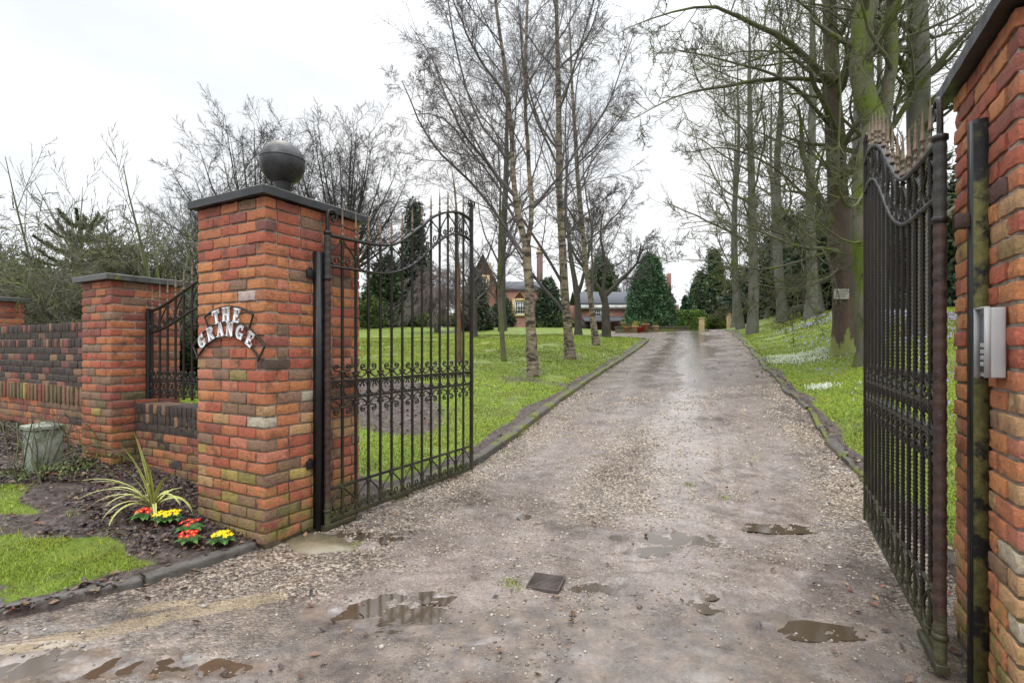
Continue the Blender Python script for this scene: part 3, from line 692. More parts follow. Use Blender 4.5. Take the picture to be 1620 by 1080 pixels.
# the odd white and lichened bricks
for (x, y, z, c) in ((-.25, 0, 1.94, (.48, .38, .36)), (0, .42, 1.15, (.42, .37, .28)), (-.12, 0, .98, (.48, .42, .32)), (0, .12, 1.38, (.10, .065, .05)), (-.35, 0, 1.3, (.30, .23, .09)), (-.25, 0, .42, (.24, .20, .06))):
    k = np.argmin(np.abs(C - np.array([x, y, z])).sum(1)); col[k] = c
link('brickwork', brick_mesh('brickwork', C, H, col, [(-.855, -.011, .011, .954, -.15, 2.62)], 1), 'brick', pl)
stone_slab(-.916, .05, -.05, 1.015, 2.634, 2.70, 4, .0).build('cap', 'cap', pl, smooth_=False)
ball(pl, -.433, .4825, 3.10, .188, 2.70)
def channel(parent, x, y, ztop, w=.085, d=.06, sgn=1, lich=False):
    # open steel channel bolted to the pillar: web on the brick, two flanges
    b = MB(); t_ = .006
    b.box(min(x, x + sgn * d), max(x, x + sgn * d), y - w / 2, y - w / 2 + t_, 0, ztop)
    b.box(min(x, x + sgn * d), max(x, x + sgn * d), y + w / 2 - t_, y + w / 2, 0, ztop)
    xe = x + sgn * d
    b.box(min(xe - sgn * t_, xe), max(xe - sgn * t_, xe), y - w / 2 + t_, y + w / 2 - t_, 0, ztop - .004)
    b.box(min(x, xe - sgn * t_), max(x, xe - sgn * t_), y - w / 2 + t_, y + w / 2 - t_, ztop - .012, ztop - .004)
    o = b.build('hinge_post', 'black', parent)
    for z in (.5, ztop - .22):
        c = MB(); c.box(min(x - sgn * .0, x + sgn * .02), max(x, x + sgn * .02), y - w / 2 - .07, y - w / 2 - .001, z, z + .07, .004)
        c.lathe([(1e-4, .0), (.012, 0), (.012, .02), (1e-4, .02)], (x + sgn * .01, y - w / 2 - .035, z + .07), 8); c.build('bracket', 'black', o, smooth_=True)
    return o
channel(pl, .006, .475, 2.28, w=.075, d=.055)

# right pillar: frame at its near left corner
RC = (1.939, 1.949)
pr = empty('gate_pillar', (RC[0], RC[1], .05), PHI, label='red brick gate pillar at the right edge with grey intercom box and lichened steel post', cat='pillar', group='brick gate pillars')
C, H, col = ring_courses(0, .866, 0, .83, -.06, 32, CHS, .2165, .107, .013, random.Random(8), zones_right)
for (x, y, z, c) in ((0, .2, 2.1, (.13, .07, .06)), (0, .1, 1.75, (.30, .20, .09)), (0, .12, .6, (.45, .38, .28)), (0, .05, .35, (.48, .42, .32))):
    k = np.argmin(np.abs(C - np.array([x, y, z])).sum(1)); col[k] = c
link('brickwork', brick_mesh('brickwork', C, H, col, [(.011, .855, .011, .819, -.15, 2.74)], 2, jit=.0022), 'brick', pr)
stone_slab(-.06, .926, -.06, .89, 2.752, 2.82, 6).build('cap', 'cap', pr)
ball(pr, .433, .415, 3.22, .188, 2.82)
b = MB(); b.box(-.055, -.0015, .302, .312, -.1, 2.44); b.box(-.055, -.049, .313, .375, -.1, 2.44); b.box(-.048, -.0015, .37, .376, -.1, 2.44); hp = b.build('hinge_post', 'black', pr)
b = MB(); b.box(-.052, -.002, .2955, .3012, -.1, 2.42); b.build('lichened_face', 'lichen_steel', hp)
b = MB(); b.box(-.11, -.0565, .32, .368, 1.97, 2.035, .004); b.build('bracket', 'rust', hp, smooth_=True)
# intercom
icx, icy = .0, .13
RW = lambda x, y: (RC[0] + x * cP - y * sP, RC[1] + x * sP + y * cP)
ic = empty('intercom', (*RW(-.0, .15), 1.36), PHI, label='grey metal intercom box with keypad and hooded front on right brick pillar', cat='intercom')
b = MB(); b.box(-.050, -.003, -.06, .075, 0, .285, .004); b.build('casing', 'grey_plastic', ic, smooth_=False)
b = MB(); b.box(-.070, -.0505, .066, .072, -.004, .290); b.box(-.070, -.0505, -.06, -.056, .0, .285); b.box(-.070, -.0505, -.0555, .0655, .284, .290); b.build('hood', 'grey_plastic', ic)
b = MB(); b.box(-.054, -.0505, -.045, .055, .02, .265); kp = b.build('keypad', 'keypad', ic)
for r_ in range(4):
    for c_ in range(3):
        b = MB(); b.box(-.058, -.0545, -.03 + c_ * .026, -.012 + c_ * .026, .045 + r_ * .026, .063 + r_ * .026, .002); b.build('button', 'grey_plastic', kp)

# second, shorter pillar
P2 = (-4.236, 5.35)
p2 = empty('wall_pillar', (P2[0], P2[1], .22), PHI, label='shorter brick pillar with mossy slab cap between side railing and long wall', cat='pillar', group='shorter wall pillars')
C, H, col = ring_courses(-.65, 0, 0, .70, -.15, 25, .0858, .2165, .107, .013, random.Random(4), zones_second)
link('brickwork', brick_mesh('brickwork', C, H, col, [(-.639, -.011, .011, .689, -.2, 1.99)], 3, jit=.001), 'brick', p2)
stone_slab(-.71, .06, -.06, .76, 1.995, 2.055, 9, .035, .003).build('cap', 'cap_moss', p2)
p3 = copy_tree(p2); w3 = L(-7.1, .20); p3.location = (w3[0], w3[1], .22)
tag(p3, label='brick pillar top with dark slab cap at left edge, beyond the long wall', cat='pillar', group='shorter wall pillars')

# low wall under the side railing and the long wall to the left
def wall_mesh(name, x0, x1, y0, th, z0, n, ch, zones, rng, seed, header_rows=(), plinth_rows=()):
    C = []; H = []; col = []
    z = z0
    for i in range(n):
        u = (i + .5) / n
        hrow = i in header_rows; sold = i in plinth_rows
        chh = ch * 1.28 if hrow else ch
        st = .078 if hrow else .2165
        off = -rng.random() * st if hrow else (-(i % 2) * st / 2)
        p = x0 + off
        while p < x1:
            a, b_ = max(p, x0), min(p + st, x1)
            if b_ - a > .03:
                for (fy, sg) in ((y0 + .053, 0), (y0 + th - .053, 1)):
                    if hrow and sg: continue
                    dep = (rng.random() - .5) * .008
                    hy = th / 2 + (.012 if i == header_rows[-1] else .004) if hrow else .053
                    cy = y0 + th / 2 if hrow else fy
                    hx = (b_ - a) / 2 - .006
                    C.append(((a + b_) / 2, cy + dep, z + chh / 2)); H.append((hx, hy, chh / 2 - .006)); col.append(zones(u, rng))
            p += st
        z += chh
    C = np.array(C); H = np.array(H)
    return brick_mesh(name, C, H, np.array(col), [(x0, x1, y0 + .012, y0 + th - .012, z0 - .2, z - .02)], seed, jit=.0014), z
lw = empty('low_wall', (C0[0], C0[1], 0), PHI, label='low blackened brick wall under the small side railing', cat='wall')
me, ztop = wall_mesh('brickwork', -2.82, -.872, .46, .24, .08, 9, .0858, zones_low, random.Random(6), 5, header_rows=(7, 8))
me2 = me; link('brickwork', me, 'brick', lw)
ww = empty('boundary_wall', (C0[0], C0[1], 0), PHI, label='long brick boundary wall, soot black on its upper half, at the left', cat='wall')
me, zt2 = wall_mesh('brickwork', -9.5, -3.49, .38, .24, .15, 19, .0845, zones_wall, random.Random(7), 6, header_rows=(16, 18))
link('brickwork', me, 'brick', ww)
b = MB(); rr = random.Random(2); Cd = []; Hd_ = []; cd = []
x = -9.3
while x < -3.7:      # decorative course of upright bricks between framed squares
    for dx in (0, .10, .20):
        Cd.append((x + dx, .375, .93)); Hd_.append((.030, .02, .105)); cd.append(pick(rr, dict(brown=3, dred=1, olive=2, yellow=.3)))
    x += .335
link('upright_brick_course', brick_mesh('upright', np.array(Cd), np.array(Hd_), np.array(cd), [(-9.3, -3.7, .40, .42, .85, 1.0)], 8), 'brick', ww)

# ------------------------------------------------------------------ ironwork
def crv(pts, n=5):
    P = np.array(pts, float); P2_ = np.vstack([2 * P[0] - P[1], P, 2 * P[-1] - P[-2]]); out = []
    for i in range(1, len(P2_) - 2):
        for k in range(n):
            t_ = k / n; a, b_, c, d_ = P2_[i - 1:i + 3]
            out.append(.5 * ((2 * b_) + (-a + c) * t_ + (2 * a - 5 * b_ + 4 * c - d_) * t_ ** 2 + (-a + 3 * b_ - 3 * c + d_) * t_ ** 3))
    out.append(P[-1]); return np.array(out)
def rib_bar(mb, x, z0, z1, r=.0095, pitch=.022):
    n = max(4, int((z1 - z0) / pitch * 2)); zz = np.linspace(z0, z1, n)
    rr = r * 1.414 * (1 + .20 * np.where(np.arange(n) % 2, 1, -1))
    mb.tube(np.c_[np.full(n, x), np.zeros(n), zz], rr, 4)
LY = [(0, 1), (.40, .80), (.86, .52), (.97, .28), (.78, .06), (.50, .02), (.30, .14), (.36, .30), (.54, .30), (.58, .18), (.48, .14)]
def lyre(mb, xb, sg, w, zl, zu, rod=.0078, flip=False):
    P = []
    for (a, h) in crv([(a, h, 0) for a, h in LY], 4)[:, :2]:
        x = xb + sg * a * w; L0, U0 = zl(x), zu(x)
        hh = 1 - h if flip else h
        P.append((x, 0, L0 + (U0 - L0) * hh))
    mb.tube(P, rod, 5)
FL = [(.50, .84), (.40, .80), (.32, .88), (.36, 1.0), (.52, 1.0), (.62, .82), (.50, .64), (.22, .60), (.14, .52), (.26, .30), (.60, .10), (.88, .28), (.92, .44), (.78, .48), (.74, .36)]
def fleur(mb, xb, sg, w, z0, h, up=1, rod=.0078):
    for C_ in (FL,):
        P = [(xb + sg * a * w, 0, z0 + up * b_ * h) for a, b_ in crv([(a, b_, 0) for a, b_ in C_], 4)[:, :2]]
        mb.tube(P, rod, 5)
def finial(z, s=1.0):
    b = MB(); b.lathe([(.010 * s, 0), (.0175 * s, .004 * s), (.016 * s, .012 * s), (.010 * s, .030 * s), (.0075 * s, .045 * s), (.011 * s, .052 * s), (.011 * s, .060 * s), (.0065 * s, .068 * s), (.0065 * s, .088 * s),
             (.014 * s, .096 * s), (.014 * s, .100 * s), (.010 * s, .112 * s), (.008 * s, .17 * s), (.0015, .262 * s)], (0, 0, 0), 8)
    return npmesh('finial', np.vstack(b.V), np.vstack(b.Q), smooth_=False)
BX = [.161 + .1545 * i for i in range(13)]; GL = 2.19
upx = [0, .134, .326, .475, .633, .786, .946, 1.103, 1.25, 1.409, 1.572, 1.727, 1.878, 2.013, 2.204]; upz = [2.43, 2.432, 2.436, 2.443, 2.457, 2.489, 2.567, 2.675, 2.777, 2.893, 2.975, 3.029, 3.062, 3.067, 3.035]
lox = [.0, .171, .326, .479, .637, .786, .946, 1.103, 1.25, 1.409, 1.572, 1.727, 1.878, 2.013, 2.204]; loz = [2.171, 2.177, 2.181, 2.183, 2.193, 2.22, 2.271, 2.348, 2.449, 2.573, 2.686, 2.771, 2.811, 2.819, 2.79]
ZU = lambda x: float(np.interp(x, upx, upz)) ; ZL = lambda x: float(np.interp(x, lox, loz))
fin_me = finial(0)
_cb = MB(); _cb.box(-1, 1, -.013, .013, -.007, .007, .003); _cv = np.vstack(_cb.V); clasp_me = {}
def clasp(g, x, z, hw):
    if hw not in clasp_me:
        v = _cv.copy(); v[:, 0] *= hw; clasp_me[hw] = npmesh('clasp', v, np.vstack(_cb.Q))
    link('clasp', clasp_me[hw], 'iron', g, loc=(x, 0, z))
def build_gate(name, loc, rz, label):
    g = empty(name, loc, rz, label=label, cat='gate', group='ornate iron driveway gates')
    b = MB(); n = 150; zz = np.linspace(.0, 2.44, n)
    b.tube(np.c_[np.zeros(n), np.zeros(n), zz], .022 * 1.2 * (1 + .05 * np.where(np.arange(n) // 2 % 2, 1, -1)), 8)
    hs = b.build('hinge_stile', 'rust', g, smooth_=True)
    b = MB(); cu = [(0, 0, 2.44), (0, 0, 2.52), (0, 0, 2.58), (.012, 0, 2.625), (.045, 0, 2.645), (.082, 0, 2.63), (.098, 0, 2.595), (.085, 0, 2.562), (.058, 0, 2.558), (.046, 0, 2.582), (.060, 0, 2.60), (.072, 0, 2.588)]
    P = crv(cu, 6); b.tube(P, np.linspace(.016, .008, len(P)), 4); b.build('curl', 'iron', hs)
    for zc in (2.05, .12, 2.43):
        b = MB(); b.lathe([(.026, 0), (.033, .004), (.033, .026), (.026, .03)], (0, 0, zc), 12); b.build('collar', 'iron', hs, smooth_=True)
    b = MB(); rib_bar(b, GL, .02, 3.22, .017, .02); es = b.build('end_stile', 'iron', g)
    b = MB()
    for sg in (-1, 1):
        P = crv([(GL, 0, 3.22), (GL + sg * .015, 0, 3.262), (GL + sg * .045, 0, 3.275), (GL + sg * .068, 0, 3.25), (GL + sg * .058, 0, 3.215), (GL + sg * .033, 0, 3.212), (GL + sg * .03, 0, 3.235), (GL + sg * .045, 0, 3.24)], 5)
        b.tube(P, np.linspace(.012, .007, len(P)), 5)
    b.build('curl', 'iron', es)
    for xs, zs, r_ in ((upx, upz, .0145), (lox, loz, .0125)):
        P = crv([(x, 0, z) for x, z in zip(xs, zs)], 4); b = MB(); b.tube(P, r_ * 1.1, 4); b.V = [v * np.array([1, 1.7, 1]) for v in b.V]; b.build('rail', 'iron', g)
    for z in (1.206, 1.06, .31, .045):
        b = MB(); hgt = .012 if z > .1 else .02
        b.box(.0, GL, -.008, .008, z - hgt, z + hgt, .003); b.build('rail', 'iron', g)
    b = MB(); b.box(-.05, .30, -.026, .026, -.02, .022, .004); b.build('foot_plate', 'iron', g)
    for i, x in enumerate(BX):
        top = ZU(x) + .014
        b = MB(); rib_bar(b, x, .05, top, .0095); br = b.build('bar', 'iron', g)
        f = link('finial', fin_me, 'gilt', br, loc=(x, 0, top)); f.scale = (1, 1, 1.0 if i < 6 else .96)
    X0 = BX; xs_all = [0.0] + X0 + [GL]
    w = .1545
    for i in range(0, 13, 2):
        x = BX[i]
        for sg in (-1, 1):
            b = MB(); lyre(b, x, sg, w - .012, lambda q: ZL(q) + .012, lambda q: ZU(q) - .03); b.build('scroll', 'iron', g)
            b = MB(); lyre(b, x, sg, w - .012, lambda q: .062, lambda q: .295); b.build('scroll', 'iron', g)
            b = MB(); fleur(b, x, sg, w, 1.216, .125, 1); b.build('scroll', 'iron', g)
            b = MB(); fleur(b, x, sg, w, 1.050, .125, -1); b.build('scroll', 'iron', g)
        for z, hw in ((1.216 + .07, .03), (1.05 - .07, .03), (ZU(x) - .03, .024), (.29, .024), (ZL(x) + .05, .02), (.095, .02)):
            clasp(g, x, z, hw)
    for i in range(1, 13, 2):
        for z, hw in ((1.216 + .045, .022), (1.05 - .045, .022), (ZL(BX[i]) + .11, .02), (.14, .02)):
            clasp(g, BX[i], z, hw)
    for i in range(len(xs_all) - 1):
        cx = (xs_all[i] + xs_all[i + 1]) / 2; r_ = .056
        a = np.linspace(-2.2, 2.2, 16)
        for sg in (-1, 1):
            b = MB()
            P = [(cx + sg * (.01 + r_ * math.cos(q)), 0, 1.133 + r_ * math.sin(q) * 1.08) for q in a * .72]
            P += [(cx + sg * (.014), 0, 1.133 + .030), (cx + sg * .022, 0, 1.133 + .016), (cx + sg * .031, 0, 1.133 + .028)]
            b.tube(P, .0072, 5); b.build('ring', 'iron', g)
    return g
gl = build_gate('driveway_gate', (-1.536, 4.22, 0), math.atan2(.879, .4768), 'left iron gate leaf, standing open against the lawn beside the lettered pillar')
gr = copy_tree(gl); gr.location = (1.988, 2.355, .01); gr.rotation_euler = (0, 0, math.atan2(802, 418))
gr['label'] = 'right iron gate leaf, swung open and seen nearly edge on by the intercom'
# side railing between pillars
def side_panel():
    o = L(-2.79, .57); g = empty('side_railing', (o[0], o[1], 0), PHI, label='small curved iron railing on the low wall left of the lettered pillar', cat='railing')
    W = 1.9; zu = lambda x: 1.90 + .30 * float(smooth(np.array(x / 1.25))) + .02 * x; zl = lambda x: 1.66 + .27 * float(smooth(np.array(x / 1.25))) + .02 * x
    b = MB(); rib_bar(b, 0, .93, 1.93, .02, .022); b.build('stile', 'iron', g)
    for f_ in (zu, zl):
        P = [(x, 0, f_(x)) for x in np.linspace(0, W, 26)]; b = MB(); b.tube(P, .016, 4); b.build('rail', 'iron', g)
    for z in (1.13, .985):
        b = MB(); b.box(0, W, -.008, .008, z - .009, z + .009, .003); b.build('rail', 'iron', g)
    w = .152
    for i in range(12):
        x = .075 + i * w; b = MB(); rib_bar(b, x, .95, zu(x) + .012, .009); br = b.build('bar', 'iron', g); link('finial', fin_me, 'gilt', br, loc=(x, 0, zu(x) + .012))
        if i % 2 == 0:
            for sg in (-1, 1):
                b = MB(); lyre(b, x, sg, w - .012, lambda q: zl(q) + .01, lambda q: zu(q) - .02); b.build('scroll', 'iron', g)
        for sg in (-1, 1):
            b = MB(); fleur(b, x, sg, w * .55, 1.14, .10, 1); b.build('scroll', 'iron', g)
            b = MB(); fleur(b, x, sg, w * .55, 1.12, .115, -1); b.build('scroll', 'iron', g)
    return g
side_panel()

# ------------------------------------------------------------------ THE GRANGE sign (letters in an arched iron frame)
sg_ = empty('house_sign', (*L(-.866, -.014), 0), PHI, label='arched iron sign with white letters THE GRANGE on the big left pillar', cat='sign')
def arc_pts(p0, pm_, p1, n=24):
    # circle through three points
    (ax, ay), (bx, by), (cx, cy) = p0, pm_, p1
    D = 2 * (ax * (by - cy) + bx * (cy - ay) + cx * (ay - by))
    ux = ((ax * ax + ay * ay) * (by - cy) + (bx * bx + by * by) * (cy - ay) + (cx * cx + cy * cy) * (ay - by)) / D
    uy = ((ax * ax + ay * ay) * (cx - bx) + (bx * bx + by * by) * (ax - cx) + (cx * cx + cy * cy) * (bx - ax)) / D
    r = math.hypot(ax - ux, ay - uy); a0 = math.atan2(ay - uy, ax - ux); a1 = math.atan2(cy - uy, cx - ux)
    return [(ux + r * math.cos(a), uy + r * math.sin(a)) for a in np.linspace(a0, a1, n)], (ux, uy, r)
A1, c1 = arc_pts((.13, 1.738), (.441, 1.815), (.752, 1.738)); A2, c2 = arc_pts((-.03, 1.502), (.435, 1.695), (.885, 1.497)); A3, c3 = arc_pts((.045, 1.425), (.432, 1.588), (.812, 1.415))
b = MB()
for A in (A1, A2, A3): b.tube([(x, 0, z) for x, z in A], .0085, 4)
b.tube([(-.03, 0, 1.502), (.04, -.006, 1.40)], .008, 4); b.tube([(.885, 0, 1.497), (.815, -.006, 1.39)], .008, 4)
b.tube([(.13, 0, 1.738), (.185, 0, 1.64)], .0075, 4); b.tube([(.752, 0, 1.738), (.70, 0, 1.632)], .0075, 4)
b.build('frame', 'iron', sg_)
def stroke(mb, pts, w, y, k):
    P = np.array(pts, float)
    for i in range(len(P) - 1):
        a, c = P[i], P[i + 1]; d = c - a; l = np.hypot(*d); d /= l + 1e-9; n = np.array([-d[1], d[0]])
        ww = w[i] if isinstance(w, (list, tuple)) else w
        y0 = y - .0003 * (k[0]); k[0] += 1
        q = [a + n * ww / 2 - d * .002, a - n * ww / 2 - d * .002, c - n * ww / 2 + d * .002, c + n * ww / 2 + d * .002]
        mb.prism([(p[0], p[1]) for p in q], y0 - .007, y0)
TH, TK = .17, .33   # thin, thick stroke in units of letter height
def arcp(cx, cy, rx, ry, a0, a1, n=9): return [(cx + rx * math.cos(R(a)), cy + ry * math.sin(R(a))) for a in np.linspace(a0, a1, n)]
GLY = {
 'T': (.80, [([(.40, .02), (.40, .95)], .24), ([(.02, .93), (.78, .93)], .13), ([(.05, .98), (.05, .68)], .09), ([(.75, .98), (.75, .68)], .09), ([(.22, .04), (.58, .04)], .09)]),
 'H': (.86, [([(.20, .02), (.20, .98)], .23), ([(.66, .02), (.66, .98)], .23), ([(.2, .5), (.66, .5)], .12), ([(.04, .04), (.36, .04)], .08), ([(.04, .96), (.36, .96)], .08), ([(.50, .04), (.82, .04)], .08), ([(.50, .96), (.82, .96)], .08)]),
 'E': (.72, [([(.20, .02), (.20, .98)], .23), ([(.04, .93), (.66, .93)], .12), ([(.04, .07), (.68, .07)], .12), ([(.2, .5), (.52, .5)], .12), ([(.63, .98), (.63, .72)], .09), ([(.66, .02), (.66, .30)], .09), ([(.50, .62), (.50, .38)], .09)]),
 'G': (.84, [(arcp(.44, .5, .32, .42, 50, 300, 14), [.10, .14, .17, .2, .22, .23, .23, .23, .22, .2, .16, .13, .11]), ([(.66, .98), (.66, .70)], .09), ([(.66, .05), (.66, .42)], .2), ([(.44, .42), (.80, .42)], .09)]),
 'R': (.86, [([(.20, .02), (.20, .98)], .23), ([(.04, .96), (.45, .96)], .08), ([(.04, .04), (.36, .04)], .08), (arcp(.42, .73, .22, .215, 90, -90, 8), [.1, .14, .2, .22, .2, .14, .1]), ([(.2, .5), (.45, .5)], .09), ([(.42, .5), (.70, .04)], .21), ([(.62, .04), (.84, .04)], .08)]),
 'A': (.86, [([(.16, .03), (.42, .97)], .11), ([(.42, .97), (.70, .03)], .24), ([(.26, .34), (.58, .34)], .09), ([(.02, .04), (.30, .04)], .08), ([(.54, .04), (.86, .04)], .08)]),
 'N': (.90, [([(.18, .02), (.18, .98)], .11), ([(.18, .97), (.70, .05)], .24), ([(.70, .02), (.70, .98)], .11), ([(.04, .04), (.34, .04)], .08), ([(.02, .96), (.28, .96)], .08), ([(.56, .96), (.86, .96)], .08)])}
def letter(ch, g, z, tilt, h, wmul=1.):
    adv, strokes = GLY[ch]; mb = MB(); k = [0]; c, s = math.cos(tilt), math.sin(tilt)
    for pts, w in strokes:
        P = []
        for (u, v) in pts:
            x = (u - adv / 2) * h * wmul; zz = (v - .5) * h; P.append((g + x * c - zz * s, z + x * s + zz * c))
        stroke(mb, P, [q * h for q in w] if isinstance(w, list) else w * h, -.006, k)
    o = mb.build('letter', 'white', sg_); return o
def on_arc(c, g, dr):
    ux, uy, r = c; a = math.acos(max(-1, min(1, (g - ux) / (r + dr)))); return (ux + (r + dr) * math.cos(a), uy + (r + dr) * math.sin(a), a - math.pi / 2)
for ch, g in zip('THE', (.300, .430, .562)):
    x, z, t_ = on_arc(c1, g, -.062); letter(ch, x, z, t_, .112, 1.02)
for ch, g in zip('GRANGE', (.108, .225, .350, .478, .607, .725)):
    x, z, t_ = on_arc(c2, g, -.056); letter(ch, x, z, t_ * .95, .112, 1.0)

# ------------------------------------------------------------------ small things near the gate
# stone marker post
sm = empty('stone_marker', (*at(68, 740, 5.15)[:2], tz(*at(68, 740, 5.15)[:2])), PHI, label='short square stone marker post with green algae in front of the long wall', cat='marker')
b = MB(); b.box(-.125, .125, -.12, .12, -.1, .42, .012); b.build('shaft', 'stone', sm)
b = stone_slab(-.145, .145, -.14, .14, .425, .455, 3, .04); b.build('cap', 'stone', sm)
# stone slab at the foot of the gate and the drain cover
s1 = L(.22, .38); b = MB(); V = []; n = 22
rr = np.random.RandomState(3)
ang = np.linspace(0, 6.283, n, endpoint=False); rad = 1 + .10 * np.sin(ang * 3) + .06 * rr.randn(n)
ring = np.c_[.30 * rad * np.cos(ang), .17 * rad * np.sin(ang)]
b.add(np.vstack([np.c_[ring, np.full(n, .018)], np.c_[ring * 1.03, np.full(n, -.05)], [[0, 0, .021]]]), [(i, n + i, n + (i + 1) % n, (i + 1) % n) for i in range(n)], [(i, (i + 1) % n, 2 * n) for i in range(n)])
MT['flag'] = pmat('flagstone', [(.16, .13, .075), (.24, .20, .14)], 5, rough=(.12, .5), bump=.5, bscale=30, bdist=.006, spec=.6, layers=[((.08, .075, .03), 5, .60, .70)])
tag(b.build('paving_slab', 'flag', loc=(s1[0] - .02, s1[1] - .10, -.035), rz=PHI, smooth_=True), 'worn flat stone slab in the gravel below the left gate hinge', 'slab')
dc = at(864, 924, 3.26)
b = MB(); b.box(-.105, .105, -.105, .105, -.02, .012, .003)
for i in range(11): b.box(-.097, .097, -.098 + i * .018, -.088 + i * .018, .0125, .0155)
MT['cover'] = pmat('cover_steel', [(.055, .042, .038), (.11, .085, .075)], 9, rough=(.35, .6), bump=.5, bscale=50, bdist=.003)
tag(b.build('drain_cover', 'cover', loc=(dc[0], dc[1], -.022), rz=R(-18)), 'small square rusty cover lying in the gravel drive', 'drain cover')
# ------------------------------------------------------------------ scattered stuff
def inst_blobs(P, S, ang, col, name, mat, tpl='peb'):
    if tpl == 'peb':
        t0 = (1 + 5 ** .5) / 2
        v = np.array([(-1, t0, 0), (1, t0, 0), (-1, -t0, 0), (1, -t0, 0), (0, -1, t0), (0, 1, t0), (0, -1, -t0), (0, 1, -t0), (t0, 0, -1), (t0, 0, 1), (-t0, 0, -1), (-t0, 0, 1)]) / 1.9
        f = np.array([(0, 11, 5), (0, 5, 1), (0, 1, 7), (0, 7, 10), (0, 10, 11), (1, 5, 9), (5, 11, 4), (11, 10, 2), (10, 7, 6), (7, 1, 8), (3, 9, 4), (3, 4, 2), (3, 2, 6), (3, 6, 8), (3, 8, 9), (4, 9, 5), (2, 4, 11), (6, 2, 10), (8, 6, 7), (9, 8, 1)])
    m = len(P); c, s = np.cos(ang)[:, None], np.sin(ang)[:, None]
    x = v[None, :, 0] * S[:, 0:1]; y = v[None, :, 1] * S[:, 1:2]; z = v[None, :, 2] * S[:, 2:3]
    V = np.stack([P[:, 0:1] + x * c - y * s, P[:, 1:2] + x * s + y * c, P[:, 2:3] + z], -1).reshape(-1, 3)
    Fa = (f[None] + (np.arange(m) * len(v))[:, None, None]).reshape(-1, 3)
    return link(name, npmesh(name, V, None, Fa, col=np.repeat(col, len(v), 0)), mat)
rs = np.random.RandomState(11)
def in_drive(X, Y, m=0.): return (X > XL(Y) + m) & (X < XR(Y) - m)
N0 = 60000
Yp = 2.1 + (rs.rand(N0) ** 1.6) * 9; Xp = -4 + rs.rand(N0) * 10
gvm = nse(Xp, Yp, 3.2, 21) + .8 * nse(Xp, Yp, 9, 22); qn = Xp - Xc(Yp)
dens = .22 + .5 * (gvm > .45) + .9 * np.exp(-((qn + .35) / .4) ** 2) * ((Yp > 4.2) & (Yp < 8)) + .6 * (np.abs(qn) > 1.55) * (Yp > 4)
dens = dens * np.clip((Yp - 1.8) / 1.6, .25, 1) * (.3 + 1.4 * smooth(nse(Xp, Yp, 6, 27) + .4))
keep = (rs.rand(N0) < dens) & in_drive(Xp, Yp, .04) & (np.abs(Xp) < Yp * 1.1 + .3)
Xp, Yp = Xp[keep], Yp[keep]; m = len(Xp)
S = (.0030 + .0042 * rs.rand(m, 1) ** 2 + .0007 * Yp[:, None]) * np.c_[1 + .5 * rs.rand(m), 1 + .3 * rs.rand(m), .55 + .3 * rs.rand(m)]
big = rs.rand(m) < .02; S[big] *= 1.8
pc = np.array([(.42, .36, .28), (.30, .25, .20), (.55, .50, .42), (.20, .155, .13), (.34, .25, .18), (.25, .235, .24)])[rs.choice(6, m, p=[.28, .25, .12, .15, .12, .08])] * (.8 + .3 * rs.rand(m, 1))
pc = pc * np.clip(.55 + .12 * (Yp[:, None] - 2), .55, 1.)
pz = drive_z(Xp, Yp)
tag(inst_blobs(np.c_[Xp, Yp, pz + S[:, 2] * .35], S, rs.rand(m) * 6.28, pc, 'pebbles', 'pebble'), kind='stuff')

def leaf_quads(P, size, col, rs, name, mat, flat=.35, curl=.35):
    m = len(P); a = rs.rand(m) * 6.28; tl = rs.randn(m) * flat; tl2 = rs.randn(m) * flat
    u = np.c_[np.cos(a), np.sin(a), tl]; v = np.c_[-np.sin(a), np.cos(a), tl2]
    w = np.cross(u, v); s = size[:, None]
    p = [P - u * s, P - v * s * .55 + w * s * curl * .4, P + u * s, P + v * s * .6 + w * s * curl * rs.rand(m, 1), P + w * s * -.1]
    V = np.stack(p, 1).reshape(-1, 3)
    b = (np.arange(m) * 5)[:, None]
    T = np.concatenate([b + np.array([[0, 1, 4]]), b + np.array([[1, 2, 4]]), b + np.array([[2, 3, 4]]), b + np.array([[3, 0, 4]])], 1).reshape(-1, 3)
    return link(name, npmesh(name, V, None, T, col=np.repeat(col, 5, 0), smooth_=False), mat)
LC = np.array([(.045, .026, .022), (.10, .055, .035), (.15, .085, .05), (.03, .020, .02), (.17, .05, .03), (.09, .07, .065), (.22, .15, .08)])
# bed leaves
N0 = 16000; d_ = rs.rand(N0) * 6; t_ = -1.6 + rs.rand(N0) * 2.2
Xp = C0[0] - d_ * cP - t_ * sP; Yp = C0[1] - d_ * sP + t_ * cP
k = (rs.rand(N0) < soil_w(Xp, Yp) ** 2 * (.25 + .75 * (nse(Xp, Yp, 4, 31) > -.4))) & (Xp < XL(Yp) - .02) & ~((d_ < .87) & (t_ > 0)) & ~((d_ > .86) & (t_ > .42)) & (Yp > 2)
Xp, Yp = Xp[k], Yp[k]; m = len(Xp)
tag(leaf_quads(np.c_[Xp, Yp, terrain(Xp, Yp) + .012 + .012 * rs.rand(m)], .009 + .019 * rs.rand(m), LC[rs.choice(7, m, p=[.30, .22, .08, .25, .03, .09, .03])], rs, 'leaf_litter_bed', 'litter'), kind='stuff')
